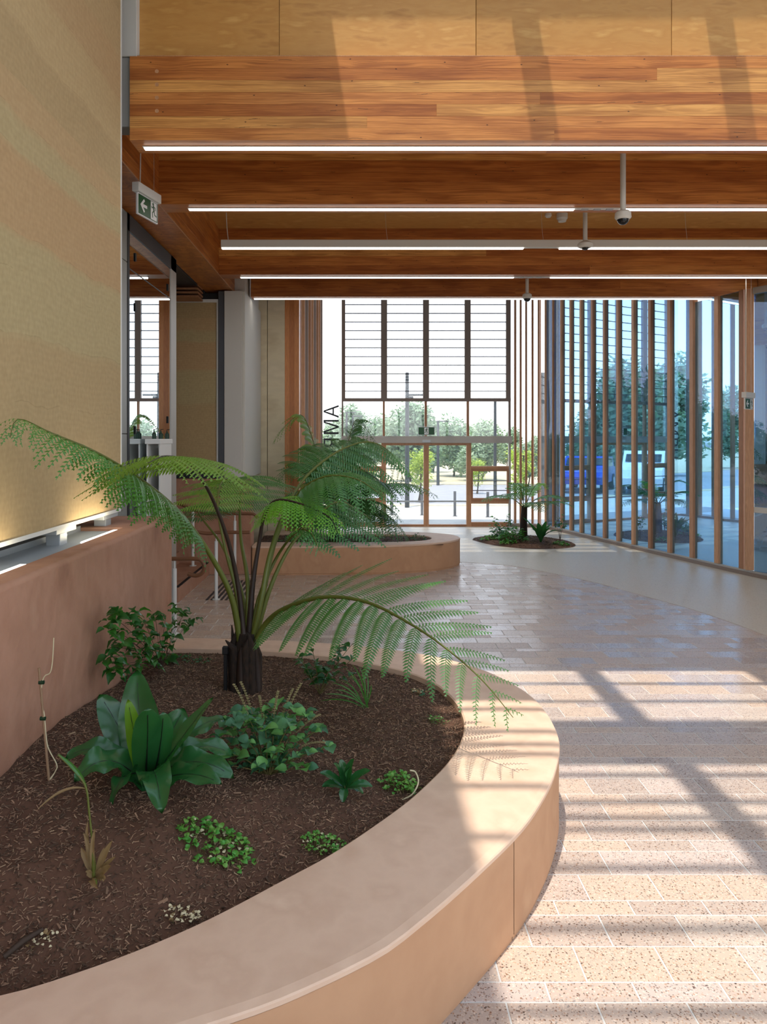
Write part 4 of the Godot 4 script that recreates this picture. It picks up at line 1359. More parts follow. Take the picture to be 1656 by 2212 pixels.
func near_plants() -> void:
	# tree fern
	var b := ground(530, 1492)
	var Z := -b.z
	var fern := thing("tree_fern", "tall tree fern with wide arching fronds in the foreground planter", "fern", b, "tree ferns")
	var g := G.new()
	var tp := []
	var tr := []
	for k in 9:
		tp.append(b + Vector3(0.012 * sin(k), -0.06 + k * 0.055, 0.0))
		tr.append(0.098 - 0.005 * k + 0.006 * sin(k * 2.3))
	g.tube(tp, tr, 14)
	part(fern, "trunk", g, M.trunk)
	for k in 11:
		var a := TAU * k / 11.0 + rng.randf() * 0.5
		var d := Vector3(cos(a), 0, sin(a))
		var q := b + d * 0.088
		g = G.new()
		g.tube([q - Vector3(0, 0.04, 0), q + Vector3(0, 0.12, 0) - d * 0.006, q + Vector3(0, rng.randf_range(0.2, 0.34), 0) + d * rng.randf_range(-0.02, 0.012), q + Vector3(rng.randfn(0, 0.02), rng.randf_range(0.30, 0.46), rng.randfn(0, 0.02)) + d * rng.randf_range(-0.03, 0.03)], [0.026, 0.032, 0.024, 0.004], 7)
		part(fern, "old_stalk", g, M.trunk if k % 3 else M.stipe_dark)
	var c := b + Vector3(0, 0.3, 0)
	var fr := [
		# control points, blade start, pinna length, pairs, leaf, stalk, radius, droop
		[[c + Vector3(-0.03, 0, 0), at(500, 1290, Z - 0.05), at(455, 1200, Z - 0.15), at(390, 1110, Z - 0.35), at(310, 1040, Z - 0.65), at(210, 978, Z - 0.95), at(110, 935, 3.85), at(40, 905, 3.7), at(22, 945, 3.62)], 0.32, 0.36, 33, M.fern, M.stipe, 0.021, 0.8, -0.35],
		[[c + Vector3(0, 0, 0.03), at(515, 1270, Z), at(490, 1160, Z - 0.1), at(450, 1060, Z - 0.3), at(405, 1000, Z - 0.7), at(360, 985, Z - 1.1), at(320, 1000, Z - 1.45)], 0.60, 0.6, 15, M.fern_gold, M.stipe_dark, 0.018, 0.42, 0.0],
		[[c + Vector3(0.02, 0, -0.02), at(545, 1270, Z + 0.1), at(560, 1170, Z + 0.15), at(572, 1110, Z + 0.1), at(600, 1080, Z + 0.0), at(660, 1092, Z - 0.1), at(712, 1118, Z - 0.2), at(728, 1150, Z - 0.25)], 0.50, 0.24, 24, M.fern_young, M.stipe_dark, 0.022, 0.5, 0.35],
		[[c + Vector3(0.04, 0, 0), at(565, 1290, Z), at(585, 1190, Z + 0.1), at(620, 1095, Z + 0.3), at(665, 1025, Z + 0.6), at(735, 972, Z + 0.9), at(800, 955, Z + 1.1), at(850, 985, Z + 1.3), at(872, 1040, Z + 1.4)], 0.48, 0.62, 17, M.fern_b, M.stipe, 0.019, 0.45, 0.4],
		[[c + Vector3(0.06, 0, 0.02), at(575, 1345, Z - 0.05), at(620, 1312, Z - 0.14), at(700, 1290, Z - 0.32), at(790, 1300, Z - 0.52), at(880, 1344, Z - 0.72), at(960, 1398, Z - 0.86), at(1040, 1468, Z - 1.0), at(1108, 1550, Z - 1.1)], 0.14, 0.70, 17, M.fern, M.stipe, 0.018, 0.10, 0.30, -14.0],
		[[c + Vector3(0.05, 0, -0.03), at(580, 1280, Z + 0.05), at(615, 1200, Z + 0.1), at(650, 1150, Z + 0.15), at(700, 1100, Z + 0.3), at(740, 1085, Z + 0.5), at(800, 1120, Z + 0.8)], 0.45, 0.5, 15, M.fern_b, M.stipe, 0.018, 0.45, 0.4],
		[[c + Vector3(0, 0, -0.05), at(535, 1260, Z + 0.15), at(520, 1160, Z + 0.5), at(520, 1070, Z + 0.9), at(540, 1030, Z + 1.3), at(580, 1030, Z + 1.8)], 0.5, 0.6, 15, M.fern, M.stipe, 0.017, 0.35, 0.0],
		[[c + Vector3(-0.02, 0, -0.03), at(525, 1290, Z + 0.2), at(480, 1180, Z + 0.5), at(430, 1110, Z + 0.8), at(440, 1090, Z + 1.2), at(520, 1110, Z + 1.4)], 0.55, 0.34, 10, M.fern_b, M.stipe, 0.014, 0.3, 0.0],
		[[c + Vector3(0.03, 0, -0.02), at(560, 1290, Z + 0.1), at(600, 1200, Z + 0.2), at(640, 1150, Z + 0.0), at(670, 1150, Z - 0.2), at(690, 1190, Z - 0.3)], 0.7, 0.16, 9, M.fern, M.stipe, 0.018, 0.4, 0.0],
		[[c + Vector3(0.04, 0, -0.04), at(570, 1280, Z + 0.1), at(595, 1170, Z + 0.2), at(640, 1070, Z + 0.2), at(700, 1030, Z + 0.1), at(770, 1035, Z), at(830, 1075, Z - 0.1)], 0.5, 0.5, 16, M.fern, M.stipe, 0.017, 0.5, 0.3],
		[[c + Vector3(-0.04, 0, -0.04), at(510, 1280, Z + 0.1), at(485, 1180, Z + 0.2), at(470, 1090, Z + 0.4), at(480, 1040, Z + 0.7), at(510, 1030, Z + 1.1)], 0.55, 0.45, 12, M.fern_gold, M.stipe, 0.015, 0.35, 0.0],
	]
	for f in fr: frond(fern, f[0], f[1], f[2], f[3], f[4], f[5], f[6] * 1.15, f[7], 1.0, f[8], false, f[9] if f.size() > 9 else 0.0)

	# bird's nest fern
	var nb := ground(318, 1700)
	var nz := -nb.z
	var ne := thing("birds_nest_fern", "large glossy bird's nest fern with broad strap leaves beside the stake", "fern", nb, "bird's nest ferns")
	var front := Vector3(0, 0.35, 1).normalized()
	var lv := [
		[at(298, 1580, nz + 0.10), at(296, 1446, nz + 0.12), 0.19, front, M.nest, 0.08],
		[at(262, 1570, nz + 0.14), at(214, 1500, nz + 0.14), 0.15, Vector3(0.4, 0.3, 1), M.nest, 0.14],
		[at(290, 1590, nz - 0.12), at(276, 1510, nz - 0.10), 0.075, Vector3(0.6, 0.2, 1), M.nest_young, 0.1],
		[at(322, 1590, nz - 0.18), at(318, 1530, nz - 0.24), 0.13, Vector3(-0.3, 0.4, -1), M.nest, 0.10],
		[at(352, 1600, nz - 0.16), at(352, 1538, nz - 0.18), 0.11, Vector3(-0.5, 0.4, -1), M.nest, 0.10],
		[at(375, 1610, nz - 0.12), at(462, 1505, nz - 0.05), 0.10, Vector3(-0.7, 0.6, 0.5), M.nest, 0.08],
		[at(365, 1590, nz + 0.08), at(398, 1530, nz + 0.12), 0.15, front, M.nest, 0.2],
		[at(225, 1575, nz - 0.02), at(140, 1640, nz - 0.05), 0.105, Vector3(0.1, 1, 0.5), M.nest, 0.25],
		[at(235, 1590, nz - 0.15), at(160, 1690, nz - 0.25), 0.13, Vector3(0.1, 1, 0.6), M.nest, 0.3],
		[at(262, 1630, nz - 0.18), at(238, 1748, nz - 0.2), 0.09, Vector3(-0.6, 0.6, 0.7), M.nest, 0.25],
		[at(332, 1610, nz - 0.30), at(350, 1758, nz - 0.45), 0.13, Vector3(0.2, 0.8, 0.8), M.nest, 0.3],
		[at(410, 1600, nz - 0.05), at(506, 1682, nz - 0.1), 0.12, Vector3(0, 1, 0.6), M.nest, 0.3],
		[at(415, 1570, nz + 0.1), at(505, 1632, nz + 0.15), 0.11, Vector3(0, 1, 0.5), M.nest, 0.3],
		[at(400, 1645, nz - 0.2), at(480, 1695, nz - 0.25), 0.10, Vector3(0, 1, 0.6), M.nest, 0.3],
		[at(420, 1540, nz + 0.25), at(488, 1555, nz + 0.35), 0.10, Vector3(0, 1, 0.5), M.nest, 0.3]]
	for l in lv: blade(ne, "leaf", nb + Vector3(rng.randfn(0, 0.012), 0.0, rng.randfn(0, 0.012)), l[0], l[1], l[2], l[3], l[4], l[5] * 1.2, 0.10, M.nest_rib, 0.8)

	# soft leafy bush with seed spikes
	var mb := ground(578, 1668)
	var mi := thing("mint_bush", "bushy soft-leaved plant with pale seed spikes in front of the trunk", "plant", mb)
	for k in 38:
		var a := 2.399 * k + rng.randf() * 0.4
		var rr := 0.30 * sqrt((k + 0.5) / 38.0)
		var top := mb + Vector3(cos(a) * rr * 1.05, 0.30 * (1.0 - pow(rr / 0.33, 2.0)) + 0.05, sin(a) * rr * 0.9)
		if top.y > mb.y + 0.24: top.y = mb.y + 0.24 + rng.randf() * 0.05
		var md := mb + Vector3(cos(a) * rr * 0.5, (top.y - mb.y) * 0.65, sin(a) * rr * 0.45)
		g = G.new()
		var sp := bent(mb + Vector3(cos(a), 0, sin(a)) * 0.03, md, top, 8)
		g.tube(sp, [0.0035, 0.0035, 0.003, 0.003, 0.0025, 0.002, 0.002, 0.002, 0.0015], 5)
		var stem := part(mi, "stem", g, M.stem)
		for j in 4:
			var q: Vector3 = sp[2 + j * 2]
			var a0 := rng.randf() * TAU
			for s in 4 if j == 3 else 2:
				var an: float = a0 + s * TAU / (4 if j == 3 else 2)
				var d := Vector3(cos(an), rng.randf_range(0.0, 0.5), sin(an))
				put_leaf(stem, "ovate" if j < 2 else "round", q, d, rng.randf_range(0.036, 0.07), [M.mint, M.mint_b, M.mint_c][rng.randi() % 3])
	for q in [[505, 1480, 0.1], [520, 1475, 0.2], [560, 1505, 0.1], [600, 1495, 0.05], [632, 1490, 0.15], [650, 1478, 0.2], [690, 1545, 0.1], [700, 1605, -0.05]]:
		var tip := at(q[0], q[1], -mb.z + q[2])
		var bs := mb.lerp(tip, 0.55) + Vector3(0, 0.04, 0)
		g = G.new()
		var sp := bent(bs, bs.lerp(tip, 0.5) + Vector3(0, 0.02, 0), tip, 12)
		g.tube(sp, [0.0018], 4)
		for k in range(2, 13):
			for s in 4:
				var an := s * PI / 2 + k
				g.tube([sp[k], sp[k] + Vector3(cos(an) * 0.007, 0.005, sin(an) * 0.007)], [0.004, 0.003], 4)
		part(mi, "seed_spike", g, M.seed)

	# small dark shrub right of the trunk
	var sb := ground(690, 1500)
	var sh := thing("leafy_shrub", "small dark leafy shrub right of the fern trunk", "plant", sb)
	for k in 16:
		var tip := at(lerpf(640, 770, (k % 8) / 7.0) + rng.randfn(0, 8), rng.randf_range(1385, 1470), -sb.z + rng.randf_range(-0.15, 0.15))
		var sp := bent(sb, sb.lerp(tip, 0.6) + Vector3(0, 0.05, 0), tip, 8)
		g = G.new()
		g.tube(sp, [0.003, 0.002], 5)
		var stem := part(sh, "stem", g, M.stem)
		for j in 5:
			put_leaf(stem, "ovate", sp[3 + j], rdir(0.3), rng.randf_range(0.05, 0.08), [M.vine, M.mint_b][j % 2])
	# grass tuft
	var gb := ground(790, 1530)
	var gt := thing("grass_tuft", "arching tuft of thin grass near the planter rim under the frond", "grass", gb)
	for q in [[745, 1445], [760, 1435], [775, 1440], [735, 1470], [720, 1490], [700, 1500], [790, 1450], [770, 1455], [752, 1460], [715, 1475], [800, 1480], [690, 1515]]:
		var tip := at(q[0], q[1], -gb.z + rng.randf_range(-0.1, 0.1))
		blade(gt, "blade", gb + Vector3(rng.randfn(0, 0.012), 0, rng.randfn(0, 0.012)), gb.lerp(tip, 0.55) + Vector3(0.03, 0.06, 0), tip, 0.008, Vector3(0, 0.5, 1), M.vine_b, 0.0, 0.2)
	# small glossy plant
	var sp0 := ground(745, 1725)
	var sp1 := thing("seedling", "young plant with glossy pointed leaves between bush and rim", "plant", sp0)
	for q in [[735, 1640], [765, 1640], [800, 1665], [805, 1700], [690, 1670], [695, 1700], [775, 1680], [740, 1735], [720, 1650], [785, 1715], [755, 1660], [715, 1690]]:
		var tip := at(q[0], q[1], -sp0.z + rng.randf_range(-0.08, 0.06))
		blade(sp1, "leaf", sp0 + Vector3(0, 0.05, 0), sp0.lerp(tip, 0.6) + Vector3(0, 0.05, 0), tip, 0.045, Vector3(0, 1, 0.5), M.nest, 0.1, 0.2)
	g = G.new()
	g.tube([sp0 - Vector3(0, 0.02, 0), sp0 + Vector3(0, 0.08, 0)], [0.006, 0.004], 6)
	part(sp1, "stem", g, M.stem)
	# ground covers
	var gy := near_y
	cushion("ground_cover", "round-leaved ground cover beside the rim with a curved white stalk", ground(862, 1700), 0.10, 0.085, 0.07, 130, 0.02, [M.clover, M.clover_b], "round", "low ground cover plants", gy, 6)
	cushion("ground_cover", "clump of small round green leaves in the middle of the mulch", ground(470, 1832), 0.16, 0.10, 0.05, 190, 0.022, [M.clover, M.clover_b], "round", "low ground cover plants", gy, 26)
	cushion("ground_cover", "smaller pale green clump against the rim", ground(695, 1830), 0.10, 0.07, 0.04, 110, 0.016, [M.clover_b, M.clover], "round", "low ground cover plants", gy, 22)
	cushion("ground_cover", "tiny green sprout near the far bend of the rim", ground(942, 1562), 0.07, 0.05, 0.05, 34, 0.022, [M.clover, M.vine_b], "long", "low ground cover plants", gy, 5)
	cushion("ground_cover", "withered pale clump at the lower edge of the mulch by the rim", ground(395, 1985), 0.085, 0.04, 0.02, 8, 0.016, [M.straw, M.straw], "round", "low ground cover plants", gy, 46)
	cushion("ground_cover", "few withered pale leaves at the lower left of the mulch", ground(100, 2035), 0.07, 0.04, 0.015, 5, 0.014, [M.straw, M.straw], "round", "low ground cover plants", gy, 20)
	cushion("ground_cover", "dark low herb behind the trunk on the left", ground(400, 1428), 0.22, 0.10, 0.04, 60, 0.03, [M.mint_b, M.vine], "ovate", "low ground cover plants", gy, 0)
	cushion("ground_cover", "small tuft below the tip of the long frond", ground(905, 1500), 0.06, 0.05, 0.03, 24, 0.02, [M.straw, M.mint_b], "round", "low ground cover plants", gy, 8)
	# curved white stalk in the clump by the rim
	g = G.new()
	var cs := ground(868, 1728)
	g.tube(catmull([cs, at(890, 1716, -cs.z + 0.02), at(903, 1690, -cs.z + 0.05), at(897, 1668, -cs.z + 0.08), at(885, 1664, -cs.z + 0.08)], 5), [0.004], 6)
	var ws := thing("dry_stalk", "curved pale stalk rising from the clump by the rim", "stalk", cs)
	part(ws, "stalk", g, M.petal)
	# dying shoot in the left foreground
	var db := ground(205, 1908)
	var dz := -db.z
	var dr := thing("withered_shoot", "withered yellow shoot with dry sheaths in the left foreground", "plant", db)
	g = G.new()
	g.tube(catmull([db - Vector3(0, 0.03, 0), at(200, 1830, dz), at(193, 1760, dz), at(185, 1700, dz), at(160, 1665, dz), at(125, 1630, dz)], 6), [0.012, 0.011, 0.01, 0.009, 0.008, 0.006, 0.004], 7)
	part(dr, "stem", g, M.stipe)
	for q in [[175, 1830, 0.03, 0.03], [243, 1815, 0.03, -0.02], [240, 1870, 0.035, -0.05], [212, 1920, 0.03, -0.08], [185, 1885, 0.03, -0.02], [225, 1830, 0.02, 0.02], [190, 1772, 0.02, 0.01], [206, 1788, 0.022, -0.01], [180, 1796, 0.022, 0.0], [250, 1850, 0.022, -0.03], [222, 1905, 0.03, -0.05]]:
		var tip := at(q[0], q[1], dz + q[3])
		blade(dr, "dry_sheath", db + Vector3(0, 0.02, 0), db.lerp(tip, 0.5) + Vector3(rng.randfn(0, 0.02), 0.03, 0), tip, q[2] * 0.75, Vector3(0.2, 0.3, 1), M.straw, 0.3, 0.3)
	blade(dr, "leaf", at(188, 1705, dz), at(140, 1690, dz), at(78, 1752, dz - 0.1), 0.013, Vector3(0, 1, 0.4), M.straw, 0.0, 0.2)
	blade(dr, "leaf", at(187, 1700, dz), at(170, 1660, dz), at(125, 1628, dz), 0.014, Vector3(0, 0.5, 1), M.vine_b, 0.0, 0.2)
	# stake with tied dry vine
	var kb := ground(107, 1685)
	var kz := -kb.z
	var sk := thing("garden_stake", "thin stake with a dry bare vine tied on by green clips", "stake", kb)
	g = G.new()
	g.tube([kb - Vector3(0, 0.03, 0), at(84, 1443, kz)], [0.006, 0.005], 7)
	part(sk, "stake", g, M.twig)
	g = G.new()
	g.tube(catmull([kb, at(120, 1665, kz), at(122, 1650, kz), at(103, 1612, kz), at(97, 1560, kz), at(95, 1540, kz), at(88, 1510, kz), at(91, 1475, kz), at(97, 1460, kz), at(108, 1453, kz), at(113, 1430, kz), at(116, 1378, kz)], 5), [0.005, 0.0045, 0.004, 0.0035, 0.0025], 6)
	part(sk, "dry_vine", g, M.petal)
	for q in [[89, 1474], [92, 1552]]:
		g = G.new()
		g.tube([at(q[0] - 5, q[1], kz), at(q[0] + 6, q[1], kz)], [0.009], 8)
		part(sk, "clip", g, M.tie)
	# climber on the plinth
	var vb := P(-1.42, near_y(-1.42, -5.3), 5.3)
	var vi := thing("climbing_vine", "climbing vine with green leaflets against the plaster wall corner", "vine", vb)
	var cl := [[215, 1335, 4.4], [235, 1325, 4.5], [260, 1340, 4.7], [285, 1345, 4.9], [310, 1330, 5.1], [335, 1330, 5.4], [360, 1315, 5.8], [375, 1330, 6.0], [390, 1345, 6.0], [215, 1370, 4.4], [240, 1385, 4.55], [265, 1375, 4.7], [290, 1375, 4.95], [320, 1365, 5.2], [345, 1370, 5.5], [210, 1420, 4.35], [215, 1450, 4.35], [235, 1440, 4.5], [255, 1405, 4.65], [285, 1400, 4.9], [310, 1410, 5.1], [330, 1400, 5.3], [345, 1420, 5.5], [225, 1400, 4.45], [275, 1430, 4.8], [300, 1432, 5.0], [200, 1355, 4.25], [370, 1350, 5.9]]
	for q in cl:
		var p := at(q[0], q[1], q[2])
		p.x = maxf(p.x + 0.08, -1.46)
		g = G.new()
		g.tube(bent(vb, vb.lerp(p, 0.6) + Vector3(0, 0.08, 0.02), p, 8), [0.0035, 0.0015], 5)
		var stem := part(vi, "stem", g, M.twig_dark)
		for j in 8:
			var a := TAU * j / 8.0 + rng.randf()
			put_leaf(stem, "ovate", p + Vector3(rng.randfn(0, 0.025), rng.randfn(0, 0.025), rng.randfn(0, 0.02)), Vector3(cos(a) + 0.4, rng.randf_range(-0.5, 0.25), sin(a)), rng.randf_range(0.055, 0.09), [M.vine, M.vine_b, M.vine][j % 3])
	# black irrigation stake by the trunk
	var ib := ground(487, 1492)
	var it := thing("irrigation_stake", "short black irrigation stake left of the fern trunk", "stake", ib)
	slab(it, "shaft", ib + Vector3(-0.012, -0.03, -0.012), ib + Vector3(0.012, 0.24, 0.012), M.dark, 0.003)
	slab(it, "cap", ib + Vector3(-0.02, 0.24, -0.018), ib + Vector3(0.02, 0.29, 0.018), M.dark, 0.004)
	# a bark stick lying at the lower left
	var bk := ground(50, 2045)
	var bb := thing("bark_stick", "dark stick of bark lying at the lower left of the mulch", "stick", bk)
	g = G.new()
	var ea := ground(8, 2075) + Vector3(0, 0.012, 0)
	var eb := ground(92, 2020) + Vector3(0, 0.02, 0)
	g.tube([ea, ea.lerp(eb, 0.5) + Vector3(0, 0.008, 0), eb], [0.009, 0.011, 0.007], 6)
	part(bb, "stick", g, M.twig_dark)

# ---------------------------------------------------------------- middle planter
func mid_y(x: float, z: float) -> float:
	return 0.43 + hill.get_noise_2d(x + 9.0, z) * 0.03
func build_mid_planter() -> void:
	var o := [P(-1.735, RIM, 11.96)]
	for q in [[546, 1180], [659, 1180], [813, 1178.7], [880, 1176.5], [930, 1173.5], [967, 1169.5], [985, 1165.5], [993.5, 1161]]:
		o.append(on(q[0], q[1], RIM))
	for p in [P(1.70, RIM, 13.35), P(1.42, RIM, 13.62), P(0.9, RIM, 13.8), P(0.0, RIM, 13.9), P(-1.735, RIM, 13.95)]: o.append(p)
	var po := resample(catmull(o, 8), 61)
	var i := [P(-1.735, RIM, 12.42), P(-0.8, RIM, 12.42), P(0.28, RIM, 12.43), P(0.85, RIM, 12.52), P(1.15, RIM, 12.68), P(1.26, RIM, 12.95), P(1.15, RIM, 13.25), P(0.7, RIM, 13.42), P(-0.4, RIM, 13.5), P(-1.735, RIM, 13.52)]
	var pi := resample(catmull(i, 8), 61)
	var pl := thing("planter", "low curved concrete planter seat in the middle of the hall", "planter", P(0, 0, 12.9), "curved planter seats")
	rim_piece(pl, "planter_wall", po, pi, [[1.0, -0.012, 0.0], [1.0, -0.012, 0.02], [1.0, -0.004, 0.028], [1.0, -0.004, 0.437]], M.concrete)
	rim_piece(pl, "coping", po, pi, [[1.0, -0.008, 0.437], [1.0, 0.0, 0.441], [1.0, 0.0, 0.462], [1.0, -0.012, RIM], [0.0, 0.01, RIM], [0.0, 0.0, 0.462], [0.0, 0.0, 0.3]], M.coping)
	var g := G.new()
	var rows := []
	for r in 15:
		var row := []
		for k in 41:
			var x := lerpf(-1.73, 1.4, k / 40.0)
			var z := -lerpf(12.3, 13.65, r / 14.0)
			row.append(Vector3(x, mid_y(x, z), z))
		rows.append(row)
	g.grid(rows)
	part(pl, "mulch_bed", g, M.soil)
	chips(pl, 2500, pi, mid_y, 0.04)
	var b := P(-0.45, 0.42, 13.0)
	var fern := thing("tree_fern", "dense tree fern spreading over the middle planter", "fern", b, "tree ferns")
	g = G.new()
	g.tube([b, b + Vector3(0, 0.25, 0), b + Vector3(0.02, 0.45, 0)], [0.1, 0.09, 0.07], 10)
	part(fern, "trunk", g, M.trunk)
	var c := b + Vector3(0, 0.42, 0)
	var fr := [[840, 1150, 12.2, 0.5], [880, 1165, 12.6, 0.55], [870, 1070, 12.9, 0.6], [945, 1072, 13.3, 0.6], [590, 955, 13.2, 1.2], [600, 1040, 12.3, 0.7], [800, 1010, 12.0, 0.8], [620, 1090, 12.0, 0.5], [760, 1130, 11.9, 0.45], [700, 1060, 13.6, 0.9], [810, 960, 13.4, 1.1], [860, 1120, 12.4, 0.75], [830, 1060, 12.3, 0.8], [650, 1010, 12.2, 0.85], [740, 1090, 11.9, 0.6], [690, 1130, 11.95, 0.4], [640, 1130, 12.2, 0.45]]
	for k in fr.size():
		var q: Array = fr[k]
		var tip := at(q[0], q[1], q[2])
		var md := c.lerp(tip, 0.5)
		md.y = maxf(c.y, tip.y) + q[3] * 0.38
		var m2 := c.lerp(md, 0.5) + Vector3(0, 0.12, 0)
		var m3 := md.lerp(tip, 0.55) + Vector3(0, 0.10, 0)
		frond(fern, [c, m2, md, m3, tip], 0.25, 0.62, 16, M.fern_gold if k == 4 else [M.fern_b, M.fern][k % 2], M.stipe, 0.016, 0.45, 1.9, 0.0)
	var gy := mid_y
	cushion("ground_cover", "bright green leafy mound in the middle planter", P(-0.2, 0.43, 12.62), 0.45, 0.14, 0.16, 160, 0.05, [M.vine_b, M.clover], "ovate", "low plants in the middle planter", gy)
	cushion("ground_cover", "green leafy mound in the middle planter near its left end", P(-1.0, 0.43, 12.65), 0.4, 0.15, 0.14, 120, 0.05, [M.vine, M.vine_b], "ovate", "low plants in the middle planter", gy)
	cushion("ground_cover", "dark low herb at the right tip of the middle planter", P(1.0, 0.43, 12.85), 0.16, 0.13, 0.14, 70, 0.05, [M.vine, M.mint_b], "long", "low plants in the middle planter", gy)

# ---------------------------------------------------------------- island bed
func isl_y(x: float, z: float) -> float:
	var d := Vector2(x - 3.4, (z + 15.8)).length()
	return maxf(0.004, 0.10 * (1.0 - d * d / 1.1)) + hill.get_noise_2d(x * 2.0, z * 2.0) * 0.012
func build_island() -> void:
	var ed := []
	for p in [[2.45, 16.07], [2.75, 15.3], [3.28, 14.82], [3.85, 14.78], [4.34, 15.04], [4.5, 15.6], [4.35, 16.3], [3.8, 16.75], [3.1, 16.8], [2.6, 16.5], [2.45, 16.07]]: ed.append(P(p[0], 0.0, p[1]))
	var loop := catmull(ed, 5)
	var bed := thing("garden_bed", "rounded mulch bed let into the pale floor near the entrance", "garden bed", P(3.4, 0, 15.8))
	var g := G.new()
	var rows := []
	for k in loop.size():
		var row := []
		for j in 7:
			var p: Vector3 = P(3.4, 0, 15.8).lerp(loop[k], 1.0 - j / 6.0)
			row.append(Vector3(p.x, isl_y(p.x, p.z) if j > 0 else 0.004, p.z))
		rows.append(row)
	g.grid(rows)
	part(bed, "mulch_bed", g, M.soil)
	g = G.new()
	g.tube(loop, [0.008], 6, false)
	part(bed, "edging", g, M.bronze)
	chips(bed, 2200, loop, isl_y, 0.045)
	var b := P(3.5, 0.09, 15.8)
	var fern := thing("tree_fern", "small tree fern with flat spreading crown in the round bed", "fern", b, "tree ferns")
	g = G.new()
	g.tube([b - Vector3(0, 0.03, 0), b + Vector3(0, 0.3, 0), b + Vector3(0.02, 0.68, 0)], [0.085, 0.075, 0.06], 10)
	part(fern, "trunk", g, M.trunk)
	var c := b + Vector3(0.02, 0.62, 0)
	for q in [[1040, 1083, 15.4, 0.3], [1108, 1058, 15.2, 0.3], [1183, 1055, 15.9, 0.25], [1232, 1085, 15.3, 0.35], [1240, 1095, 15.9, 0.35], [1090, 1075, 16.6, 0.3], [1170, 1105, 14.9, 0.4], [1150, 1060, 16.8, 0.3]]:
		var tip := at(q[0], q[1], q[2])
		var md := c.lerp(tip, 0.5)
		md.y = maxf(tip.y, c.y) + q[3] * 0.35
		frond(fern, [c, c.lerp(md, 0.5) + Vector3(0, 0.06, 0), md, md.lerp(tip, 0.5) + Vector3(0, 0.05, 0), tip], 0.3, 0.34, 13, [M.fern, M.fern_young][int(q[0]) % 2], M.stipe, 0.012, 0.2, 1.8, 0.0, true)
	var nb := P(3.72, 0.08, 15.2)
	var ne := thing("birds_nest_fern", "upright bird's nest fern in the round bed near the entrance", "fern", nb, "bird's nest ferns")
	for k in 11:
		var a := TAU * k / 11.0 + 0.3
		var d := Vector3(cos(a), 0, sin(a))
		blade(ne, "leaf", nb, nb + d * 0.12 + Vector3(0, 0.28, 0), nb + d * rng.randf_range(0.25, 0.4) + Vector3(0, rng.randf_range(0.2, 0.5), 0), 0.12, Vector3(0, 1, 0) - d, M.nest, 0.12, 0.15)
	var gy := isl_y
	cushion("low_shrub", "low green shrub in the round bed left of the upright fern", P(3.18, 0.08, 15.4), 0.3, 0.27, 0.32, 220, 0.10, [M.vine, M.vine_b], "long", "low plants in the round bed", gy)
	cushion("low_shrub", "spiky dark herb at the left of the round bed", P(2.98, 0.08, 15.8), 0.18, 0.17, 0.26, 80, 0.12, [M.vine, M.mint_b], "long", "low plants in the round bed", gy)
	cushion("ground_cover", "pale green creeping clump at the left tip of the round bed", P(2.75, 0.04, 15.75), 0.2, 0.12, 0.08, 80, 0.04, [M.clover, M.clover_b], "round", "low plants in the round bed", gy)
	cushion("ground_cover", "pale green creeping clump at the front of the round bed", P(3.05, 0.04, 15.2), 0.18, 0.1, 0.07, 70, 0.04, [M.clover, M.clover_b], "round", "low plants in the round bed", gy)
	cushion("ground_cover", "green creeping clump at the right tip of the round bed", P(4.15, 0.04, 15.2), 0.2, 0.12, 0.08, 80, 0.04, [M.clover, M.vine_b], "round", "low plants in the round bed", gy)
	var ups := [[2.98, 15.95, [[1066, 1120], [1075, 1128], [1060, 1140]], "thin leafy sapling at the left of the round bed"], [3.15, 15.9, [[1095, 1110], [1100, 1122], [1106, 1130], [1098, 1140]], "taller thin sapling left of the small tree fern"], [4.25, 15.7, [[1205, 1120], [1212, 1118], [1220, 1125], [1200, 1130]], "thin leafy sapling at the right of the round bed"]]
	for q in ups:
		var u := P(q[0], isl_y(q[0], -q[1]), q[1])
		var t := thing("sapling", q[3], "plant", u, "saplings in the round bed")
		for s in q[2]:
			var tip := at(s[0], s[1], q[1])
			g = G.new()
			var sp := bent(u, u.lerp(tip, 0.5) + Vector3(0, 0.1, 0), tip, 6)
			g.tube(sp, [0.006, 0.004, 0.003], 5)
			var stem := part(t, "stem", g, M.twig_dark)
			for j in 7: put_leaf(stem, "ovate", sp[3 + j % 4] + Vector3(rng.randfn(0, 0.03), rng.randfn(0, 0.03), rng.randfn(0, 0.03)), rdir(0.2), 0.085, M.vine_b if j % 2 else M.vine)

# ---------------------------------------------------------------- outside
func crown_mesh(r: float, h: float, count: int, size: float, sd: int) -> G:
	var g := G.new()
	var rr := RandomNumberGenerator.new()
	rr.seed = sd
	var lumps := []
	for k in 18:
		var a := rr.randf() * TAU
		var y := rr.randf_range(0.05, 0.92)
		lumps.append([Vector3(cos(a) * r * rr.randf_range(0.1, 0.7), h * y, sin(a) * r * rr.randf_range(0.1, 0.7)), r * rr.randf_range(0.34, 0.55)])
	for k in count:
		var l: Array = lumps[rr.randi() % lumps.size()]
		var d := Vector3(rr.randfn(), rr.randfn(), rr.randfn()).normalized()
		var p: Vector3 = l[0] + d * l[1] * pow(rr.randf(), 0.33)
		var a := Vector3(rr.randfn(), rr.randfn() * 0.6, rr.randfn()).normalized()
		var b := a.cross(d + Vector3(0.01, 0.3, 0)).normalized()
		var s := size * rr.randf_range(0.6, 1.3)
		g.quad(p - a * s, p - b * s * 0.4, p + a * s, p + b * s * 0.4)
	return g
